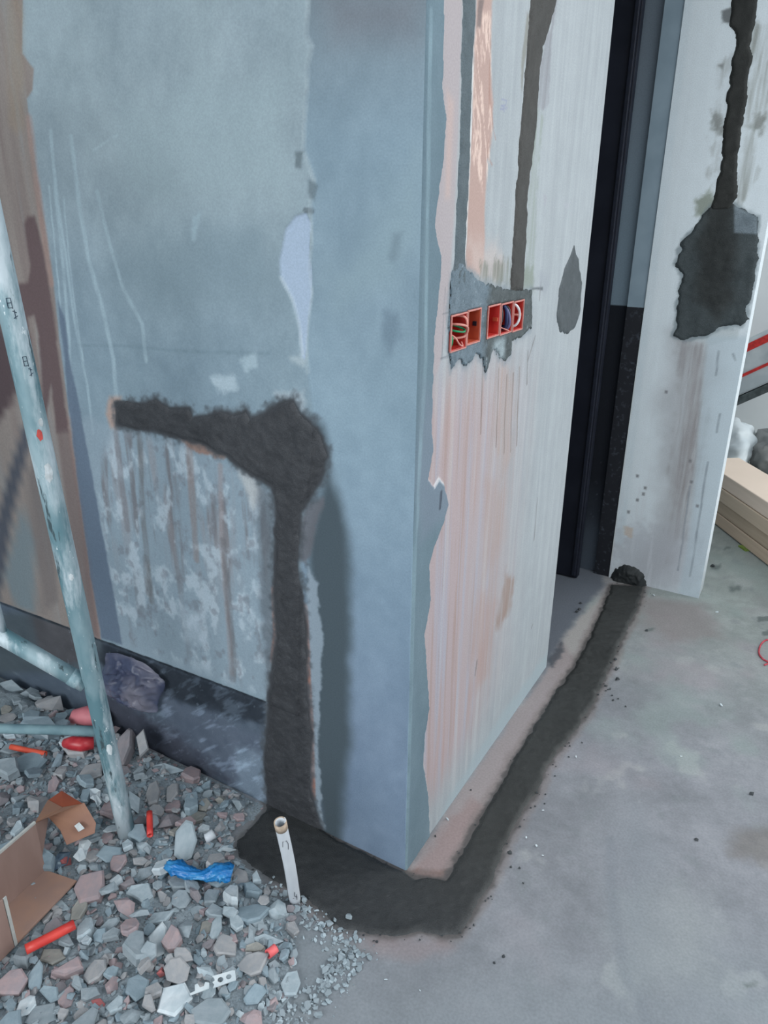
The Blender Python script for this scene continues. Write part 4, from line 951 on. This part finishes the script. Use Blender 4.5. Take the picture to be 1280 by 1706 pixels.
# ------------------------------------------------------------------ things lying in the rubble
def px3(x, y, z): return hit(x, y, 2, z)
M_rtube = mat('red_tube_plastic', (214, 70, 62), .4, (200, 60, 56), 20, spec=.5)
def red_tube(a, b, r, z, label, m=M_rtube, bend=0):
    A, B = px3(a[0], a[1], z), px3(b[0], b[1], z + bend); Mi = (A + B) / 2; Mi[2] -= .001
    org = np.array([Mi[0], Mi[1], Mi[2]]); v, f = pipe_shell([Vector(p - org) for p in (A, A * .5 + Mi * .5, Mi, B * .5 + Mi * .5, B)], r, r * .78, 14)
    o = mesh_obj('conduit_offcut', v, f, m, None, True); o.location = org; tagged(o, label, 'pipe offcut', 'red conduit offcuts in the rubble'); return o
red_tube((18, 1244), (76, 1256), 0.0085, .074, 'short red plastic tube lying below the trestle cross bar', mat('orange_red_tube', (220, 92, 70), .4, (206, 80, 62), 20))
red_tube((249, 1353), (250, 1392), 0.0085, .062, 'red plastic tube standing out of the grit right of the trestle foot', bend=-.012)
red_tube((43, 1582), (124, 1540), .0115, .062, 'longest red plastic tube, lying below the open carton')
red_tube((446, 1590), (460, 1579), .0105, .036, 'very short pink red tube offcut at the right of the heap', mat('pink_tube', (226, 110, 112), .4, (214, 96, 100), 20))

# white pipe standing at the edge of the mortar
T = atdepth(467, 1370, 1.70); Bp = np.array([-.190, -.224, .0]); mid = (T + Bp) / 2 + np.array([.004, .0, 0])
pv = tagged(empty('plastic_pipe', tuple(Bp)), 'white plastic pipe sticking up from the edge of the dark floor mortar', 'pipe')
pp = smooth_path([Vector(p) for p in (Bp - Bp, mid - Bp, T - Bp)], 8); M_pvc = mat('white_pvc', (202, 208, 214), .45, (186, 192, 200), 12, .05, stretch=(1, 1, .4))
v, f = pipe_shell(pp, .0142, .0115, 20); mesh_obj('pipe_wall', v, f, M_pvc, pv, True)
dpt = (pp[-1] - pp[-3]).normalized()
v, f = pipe_shell([pp[-1] - dpt * .022, pp[-1] + dpt * .001], .0148, .0118, 20); mesh_obj('dirty_collar', v, f, mat('stained_tape', (186, 168, 150), .7), pv, True)['label'] = 'beige stained rim at the pipe mouth'
v, f = tube([pp[-1] + Vector((.009, .006, -.002)), pp[-1] + Vector((.010, .007, .006)), pp[-1] + Vector((.007, .008, .012))], [.002, .0015, .0006], 6); mesh_obj('torn_burr', v, f, M_pvc, pv)
def ring_marks():
    V, F = [], []
    def pt(t, a, out=.0146):
        i = min(int(t * (len(pp) - 1)), len(pp) - 2); c = pp[i].lerp(pp[i + 1], t * (len(pp) - 1) - i); ax = (pp[i + 1] - pp[i]).normalized(); w = Vector(CAM - Bp) - c; w -= ax * w.dot(ax); w.normalize(); s = ax.cross(w)
        return c + (w * math.cos(a) + s * math.sin(a)) * out
    for P in ([(.78, -.5), (.84, -.3), (.84, .3), (.80, .5), (.74, .3)], [(.20, .1), (.15, 0), (.13, .3)], [(.12, -.3), (.12, .5)], [(.16, .4), (.09, .35)]):
        v, f = tube([pt(*q) for q in P], .0006, 5); (V, F) = join((V, F), (v, f))
    return V, F
v, f = ring_marks(); mesh_obj('pen_marks', v, f, mat('black_pen', (40, 42, 54), .7), pv)['label'] = 'thin black pen marks on the pipe'

# crumpled blue plastic
def crumple(name, path, radii, flat, m, label, cat, seed, n=26, amp=.34):
    P = smooth_path(path, 6); k = len(P); R = [np.interp(i / (k - 1), np.linspace(0, 1, len(radii)), radii) for i in range(k)]
    org = P[k // 2].copy(); org.z = min(p.z for p in P); v, f = tube([p - org for p in P], R, n); out = []
    for j, q in enumerate(v):
        c = P[min(j // n, k - 1)] - org; d = q - c; a = j % n; s = 1 + amp * (2 * rnd.random() - 1) * .5 + amp * math.sin(a * 1.9 + j // n * .8 + seed) * .7
        out.append(c + Vector((d.x * s, d.y * s, d.z * s * flat)))
    o = mesh_obj(name, out, f, m, None, True); o.location = org; tagged(o, label, cat); return o
M_blue = mat('blue_plastic', (28, 112, 178), .35, (70, 150, 200), 26, .6, spec=.5, lo=.45, hi=.7)
crumple('plastic_wrapper', [px3(278, 1440, .05), px3(298, 1447, .05), px3(322, 1456, .045), px3(345, 1457, .045), px3(366, 1452, .05), px3(387, 1455, .045)], [.012, .019, .016, .011, .020, .024, .020], .7, M_blue,
        'crumpled bright blue plastic wrapper lying across the rubble', 'plastic wrapper', 2)
# red plastic lump behind the cross bar
rl = tagged(empty('plastic_bucket', tuple(px3(133, 1235, .03))), 'crushed red plastic pot half buried behind the trestle cross bar', 'pot')
ro = Vector(rl.location)
def relv(P): return [Vector(p) - ro for p in P]
v, f = tube(relv([px3(108, 1238, .085), px3(120, 1238, .09), px3(137, 1240, .09), px3(156, 1238, .085)]), [.014, .021, .022, .019], 12); mesh_obj('pot_body', v, f, mat('deep_red_plastic', (164, 34, 46), .35, (190, 60, 66), 30, spec=.5), rl, True)['label'] = 'deep red crushed lower part'
v, f = tube(relv([px3(118, 1205, .055), px3(128, 1194, .075), px3(145, 1192, .085), px3(168, 1196, .075), px3(178, 1206, .06)]), [.012, .026, .032, .028, .016], 14); mesh_obj('pot_rim', v, f, mat('faded_pink_plastic', (196, 120, 128), .5, (180, 104, 114), 20), rl, True)['label'] = 'dusty pink upper part'

# perforated white strip
from mathutils.geometry import tessellate_polygon
def plate(outer, holes, t):
    loops = [[Vector((x, y, 0)) for x, y in outer]] + [[Vector((x, y, 0)) for x, y in h] for h in holes]
    tris = tessellate_polygon(loops); pts = [p for l in loops for p in l]; n = len(pts)
    V = [(p.x, p.y, t / 2) for p in pts] + [(p.x, p.y, -t / 2) for p in pts]; F = [tuple(a) for a in tris] + [tuple(i + n for i in a[::-1]) for a in tris]
    k = 0
    for l in loops:
        m = len(l)
        for i in range(m): F.append((k + i, k + (i + 1) % m, k + (i + 1) % m + n, k + i + n))
        k += m
    return V, F
def circ(x, y, r, n=14): return [(x + r * math.cos(2 * math.pi * k / n), y + r * math.sin(2 * math.pi * k / n)) for k in range(n)]
ps = tagged(empty('perforated_strip', tuple(px3(352, 1638, .05))), 'broken white perforated plastic strip near the bottom edge', 'plastic strip'); ps.rotation_euler = (0.1, -.02, yawc + .33)
M_wpl = mat('white_plastic', (206, 214, 218), .5, (190, 200, 206), 30)
v, f = plate([(.002, -.012), (.052, -.010), (.053, .011), (.048, .013), (.004, .014), (.0075, .009), (.008, .003), (.003, .001), (.006, -.006)], [circ(.020, .001, .0062), circ(.038, .002, .0060)], .002); mesh_obj('strip_plate', v, f, M_wpl, ps)
v, f = plate([(-.045, -.012), (-.006, -.010), (-.004, .002), (-.012, .006), (-.016, -.002), (-.024, -.002), (-.028, .008), (-.034, .007), (-.035, -.006), (-.046, -.008)], [], .002); mesh_obj('broken_tooth_strip', v, f, M_wpl, ps)
# white cup-like fitting and paper scraps
ft = px3(343, 1397, .045); v, f = pipe_shell([Vector((0, 0, 0)), Vector((.006, .0, .0)), Vector((.024, .004, .002))], .0125, .009, 16)
o = mesh_obj('pipe_socket', v, f, M_pvc, None, True); o.location = ft; o.rotation_euler = (0, -.3, yawc + .3); tagged(o, 'small white pipe socket right of the propped pale slab', 'pipe fitting')
def scrap(pxs, z, label, seed, m=M_wpl, amp=.008, name='paper_scrap', cat='scrap'):
    r = random.Random(seed); P = [px3(x, y, z + r.uniform(-amp, amp)) for x, y in pxs]; c = sum(P) / len(P); c[2] += amp * .6
    ring2 = [(p + c) / 2 + np.array([0, 0, r.uniform(-amp, amp)]) for p in P]; n = len(P)
    V = P + ring2 + [c]; F = [(i, (i + 1) % n, n + (i + 1) % n, n + i) for i in range(n)] + [(n + i, n + (i + 1) % n, 2 * n) for i in range(n)]
    org = c.copy(); o = mesh_obj(name, [v - org for v in V], F, m); o.location = org; s = o.modifiers.new('thickness', 'SOLIDIFY'); s.thickness = .0016; tagged(o, label, cat); return o
scrap([(150, 1315), (160, 1313), (168, 1318), (166, 1328), (170, 1337), (163, 1345), (158, 1334), (150, 1330)], .065, 'crumpled white paper scrap left of the trestle leg', 1)
scrap([(133, 1402), (146, 1399), (152, 1404), (146, 1416), (143, 1430), (132, 1436), (122, 1428), (130, 1420)], .06, 'torn white paper scrap right of the carton flap', 2)
scrap([(170, 1322), (180, 1324), (184, 1332), (178, 1338), (171, 1334)], .06, 'small white curl beside the crumpled paper scrap', 3)
scrap([(85, 1440), (100, 1420), (118, 1420), (112, 1440), (92, 1450), (78, 1445)], .04, 'dark blue-grey rag in the mouth of the carton', 4, mat('dark_rag', (70, 88, 106), .9, (92, 108, 122), 40), .012, 'rag', 'rag')

# open cardboard carton
M_card = mat('cardboard', (152, 128, 120), .9, (142, 118, 110), 14, .15, stretch=(1, 1, .3)); M_card2 = mat('cardboard_orange', (158, 126, 110), .9, (146, 120, 110), 10, .1)
M_flap = mat('cardboard_tan', (156, 118, 98), .9, (144, 110, 96), 12, .1); M_rust = mat('cardboard_rust', (140, 72, 50), .85, (128, 66, 50), 12); M_edge = mat('cardboard_edge', (184, 186, 182), .9, (170, 172, 170), 40)
zf = .035
q1 = px3(75, 1450, zf); q2 = px3(128, 1468, zf + .004); q3 = px3(23, 1578, zf); qa = px3(12, 1509, zf)
cb = tagged(empty('cardboard_carton', tuple(q1)), 'torn open brown cardboard carton lying in the rubble at the left edge', 'carton')
def sheet(name, P, m, t=.004, lab=None, parent=cb, mid=None):
    P = [Vector(p) - Vector(q1) for p in P]; n = (P[1] - P[0]).cross(P[2] - P[0]).normalized() * (t / 2); k = len(P)
    V = [p + n for p in P] + [p - n for p in P]; F = [tuple(range(k)), tuple(range(k, 2 * k))[::-1]] + [(i, k + i, k + (i + 1) % k, (i + 1) % k) for i in range(k)]
    o = mesh_obj(name, V, F, m, parent)
    if lab: o['label'] = lab
    return o
dirb = (qa - q1); dirb /= np.linalg.norm(dirb); L = .32; up = np.array([0, 0, .155])
sheet('back_panel', [q1, q1 + dirb * L, q1 + dirb * L + up, q1 + up], M_card)
e0 = q1 + up; sheet('panel_edge', [e0 + np.array([0, 0, .0]), e0 + dirb * L, e0 + dirb * L + np.array([0, 0, .006]), e0 + np.array([0, 0, .006])], M_edge, .006, 'pale raw edge of the carton')
q3b = q3 + dirb * L; sheet('base_panel', [q1, q2, q3, q3b, q1 + dirb * L], M_card2, .004, 'orange brown inner base of the carton')
sheet('front_panel', [q3 + np.array([0, 0, .002]), q3b + np.array([0, 0, .002]), q3b + up * .95, q3 + up * .95], M_card, .004)
sd = q3 - dirb * .002; sheet('panel_edge', [sd, sd + (q2 - q3) / np.linalg.norm(q2 - q3) * .008, sd + (q2 - q3) / np.linalg.norm(q2 - q3) * .008 + up * .95, sd + up * .95], M_edge, .003, 'pale grey upright edge of the carton')
A1 = q1 + up
sheet('side_tab', [q1 + np.array([0, 0, .05]), q1 + up, px3(80, 1362, .135), px3(72, 1412, .09)], M_card, .003)
sheet('top_flap', [A1, px3(100, 1343, .165), px3(140, 1338, .16), px3(160, 1372, .12), px3(158, 1387, .105), px3(111, 1407, .09), px3(100, 1382, .115), px3(80, 1360, .145)], M_flap, .003, 'tan flap folded outwards with a white sticker')
sheet('rust_flap', [px3(80, 1334, .165), px3(103, 1318, .172), px3(136, 1338, .165), px3(104, 1345, .168)], M_rust, .003, 'dark rust brown corner flap')
sheet('rust_flap', [A1 + np.array([0, 0, .001]), px3(80, 1333, .166), px3(104, 1346, .169)], M_flap, .003, 'narrow creased strip behind the flap')
stc = sheet('sticker', [px3(124, 1376, .1285), px3(132, 1370, .1335), px3(141, 1380, .1245), px3(131, 1386, .1195)], mat('white_sticker', (206, 212, 214), .7), .002, 'small white square sticker')

# crumpled translucent plastic bag at the wall foot
def bag(name, cx, cy, wpx, hpx, yv, m, label, seed, depth=.05):
    nu, nv = 44, 36; V = []; 
    for i in range(nu):
        for j in range(nv):
            a, b = i / (nu - 1) * 2 - 1, j / (nv - 1) * 2 - 1; rr = max(0, 1 - (a * a) ** 1.5 * .9 - (b * b) ** 1.5 * .9)
            x = cx + a * wpx / 2 * (1 - .25 * b * b) + 5 * math.sin(b * 4 + seed); y = cy + b * hpx / 2 * (1 - .2 * a * a) + a * 14
            P = hit(x, y, 1, yv); nzv = float(fbm(np.array([a * 3.0 + seed]), np.array([b * 3.0]), 210 + seed, 2)[0])
            V.append(P + np.array([0, -1, 0]) * (depth * rr * (.35 + 1.1 * (1 - min(1, abs(nzv) * 2.6))) * .8 + .006 * abs(nzv) + .003))
    F = [(i * nv + j, (i + 1) * nv + j, (i + 1) * nv + j + 1, i * nv + j + 1) for i in range(nu - 1) for j in range(nv - 1)]
    org = V[nu * nv // 2].copy(); o = mesh_obj(name, [p - org for p in V], F, m, None, True); o.location = org; tagged(o, label, 'plastic bag'); s = o.modifiers.new('thickness', 'SOLIDIFY'); s.thickness = .001; return o
M_film = mat('dusty_film', (150, 148, 164), .35, (84, 92, 122), 7, .0, spec=.6, alpha=.42, lo=.42, hi=.58)
bag('plastic_bag', 222, 1136, 104, 88, -.012, M_film, 'crumpled dusty violet grey plastic bag against the dark wall foot', 3, .03)

# ------------------------------------------------------------------ right background: timber stack, sacks
M_wood = [mat('pine_%d' % k, c, .75, c2, 7, .1, stretch=(.25, .25, 6), lo=.3, hi=.7) for k, (c, c2) in enumerate((((188, 170, 152), (172, 154, 136)), ((176, 160, 142), (160, 144, 126)), ((194, 178, 160), (178, 162, 144)), ((214, 198, 184), (202, 186, 172))))]
M_woodtop = M_wood[2]
P0 = np.array([.31, 3.0, 0]); dw = np.array([.333, -.475, 0]); dw /= np.linalg.norm(dw); nw = np.array([-dw[1], dw[0], 0])
if nw[1] < 0: nw = -nw
hs = [.006, .075, .145, .22, .300]; labs = ['bottom board of the pale timber stack behind the pillar', 'second board from the floor in the pale timber stack', 'third board from the floor in the pale timber stack', 'topmost board of the pale timber stack behind the pillar']
for k in range(4):
    off = [0, .004, -.004, .002][k]; L0, L1 = -.25, 1.5
    a = P0 + dw * L0 + nw * off; b = P0 + dw * L1 + nw * off; c = b + nw * .24; d = a + nw * .24; z0, z1 = hs[k] + .0, hs[k + 1] - .003
    o_ = a.copy(); V = [tuple(p - o_ + np.array([0, 0, z - 0])) for z in (z0, z1) for p in (a, b, c, d)]
    F = [(0, 3, 2, 1), (4, 5, 6, 7), (0, 1, 5, 4), (1, 2, 6, 5), (2, 3, 7, 6), (3, 0, 4, 7)]
    o = mesh_obj('timber_board', V, F, M_wood[k]); o.location = (o_[0], o_[1], 0); add_bevel(o, .004); tagged(o, labs[k], 'board', 'timber boards stacked behind the pillar')
V, F = [], []
for t in (.1, .9):
    c = P0 + dw * t + nw * .12; V, F = join((V, F), box_vf(c[0] - .03, c[1] - .03, 0, c[0] + .03, c[1] + .03, .0065))
o = mesh_obj('packing_strip', V, F, mat('green_spacer', (110, 128, 70), .8)); tagged(o, 'thin green packing strips under the timber stack', 'packing')
v, f = box_vf(-.012, -.012, 0.0, .05, .02, .008); o = mesh_obj('leaf_scrap', v, f, mat('green_scrap', (116, 140, 64), .8)); o.location = tuple(px3(1236, 912, 0.0)); o.rotation_euler = (0, 0, -.9); tagged(o, 'small green scrap at the foot of the timber stack', 'scrap')

def lump(name, c, s, m, label, cat, seed, parent=None, rot=(0, 0, 0), amp=.22):
    import bmesh
    bm = bmesh.new(); bmesh.ops.create_icosphere(bm, subdivisions=4, radius=1)
    for v_ in bm.verts:
        x, y, z = v_.co; n = float(fbm(np.array([x * 1.8 + seed]), np.array([y * 1.8 + z * 2.3]), 300 + seed, 4)[0]); v_.co *= 1 + amp * n * 1.6
        v_.co.x *= s[0]; v_.co.y *= s[1]; v_.co.z *= s[2]
    me = bpy.data.meshes.new(name); bm.to_mesh(me); bm.free(); me.materials.append(m); me.polygons.foreach_set('use_smooth', [True] * len(me.polygons))
    o = bpy.data.objects.new(name, me); COL.objects.link(o); o.location = c; o.rotation_euler = rot
    if parent: o.parent = parent
    if label: tagged(o, label, cat)
    return o
M_sackw = mat('white_sack', (196, 204, 208), .7, (172, 182, 188), 5, .8); M_sackg = mat('grey_sack', (150, 152, 152), .75, (120, 124, 126), 5, .8)
lump('rubbish_bag', (.25, 3.93, .18), (.16, .2, .17), M_sackw, 'crumpled white bag beyond the timber stack', 'bag', 3, amp=.28)
lump('rubbish_bag', (.53, 4.0, .20), (.14, .2, .20), M_sackg, 'lumpy grey plastic bag right of the white one', 'bag', 6, amp=.3)
# long white package with red bands leaning against the far wall
def seg(a, b): return Vector(b) - Vector(a)
pk = tagged(empty('wrapped_package', (.1, 4.6, 0)), 'long white wrapped package with red bands leaning behind the bags', 'package')
pko = np.array([.1, 4.6, 0])
u0 = np.array([-.15, 4.62, .10]); u1 = np.array([.85, 4.70, .75]); ax = (u1 - u0); Lp = np.linalg.norm(ax); ax /= Lp; upv = np.cross(np.array([0, 1, 0]), ax); upv = -upv if upv[2] < 0 else upv; dv = np.cross(ax, upv)
def pbox(a0, a1, h0, h1, d0, d1):
    V = [u0 - pko + ax * a + upv * h + dv * d for a, h, d in ((a0, h0, d0), (a1, h0, d0), (a1, h1, d0), (a0, h1, d0), (a0, h0, d1), (a1, h0, d1), (a1, h1, d1), (a0, h1, d1))]
    return V, [(0, 3, 2, 1), (4, 5, 6, 7), (0, 1, 5, 4), (1, 2, 6, 5), (2, 3, 7, 6), (3, 0, 4, 7)]
v, f = pbox(0, Lp, 0.06, .40, -.06, .06); add_bevel(mesh_obj('wrapping', v, f, M_sackw, pk), .02, 3)
M_band = mat('red_band', (206, 52, 50), .5)
v, f = pbox(.0, Lp, .175, .195, -.068, .068); mesh_obj('red_band', v, f, M_band, pk)
v, f = pbox(.0, Lp, .325, .375, -.066, .066); mesh_obj('red_band', v, f, M_band, pk)
v, f = pbox(-.05, Lp, .0, .055, -.05, .05); mesh_obj('dark_rail', v, f, mat('dark_rail', (66, 74, 76), .5, (90, 98, 100), 20), pk)['label'] = 'dark metal rail under the package'
lump('rubbish_bag', (.84, 4.40, .34), (.24, .2, .34), M_sackg, 'big grey sack propping up the banded package', 'bag', 12)
lump('rubbish_bag', (.66, 4.44, .82), (.15, .1, .14), mat('beige_sack', (176, 172, 166), .8, (150, 148, 144), 6, .6), 'beige crumpled sack on top of the banded package', 'bag', 9)

# red cord loop at the right edge
P = [px3(x, y, .004) for x, y in ((1300, 1112), (1284, 1104), (1272, 1098), (1265, 1088), (1268, 1074), (1278, 1066), (1292, 1068), (1304, 1080), (1302, 1098), (1286, 1103), (1274, 1108))]
v, f = tube([p - Vector(P[0]) for p in smooth_path([Vector(q) for q in P], 6)], .0032, 8); o = mesh_obj('cord', v, f, mat('red_cord', (196, 84, 96), .6, (170, 60, 74), 60), None, True); o.location = tuple(P[0]); tagged(o, 'looped thin red cord on the floor at the right edge', 'cord')
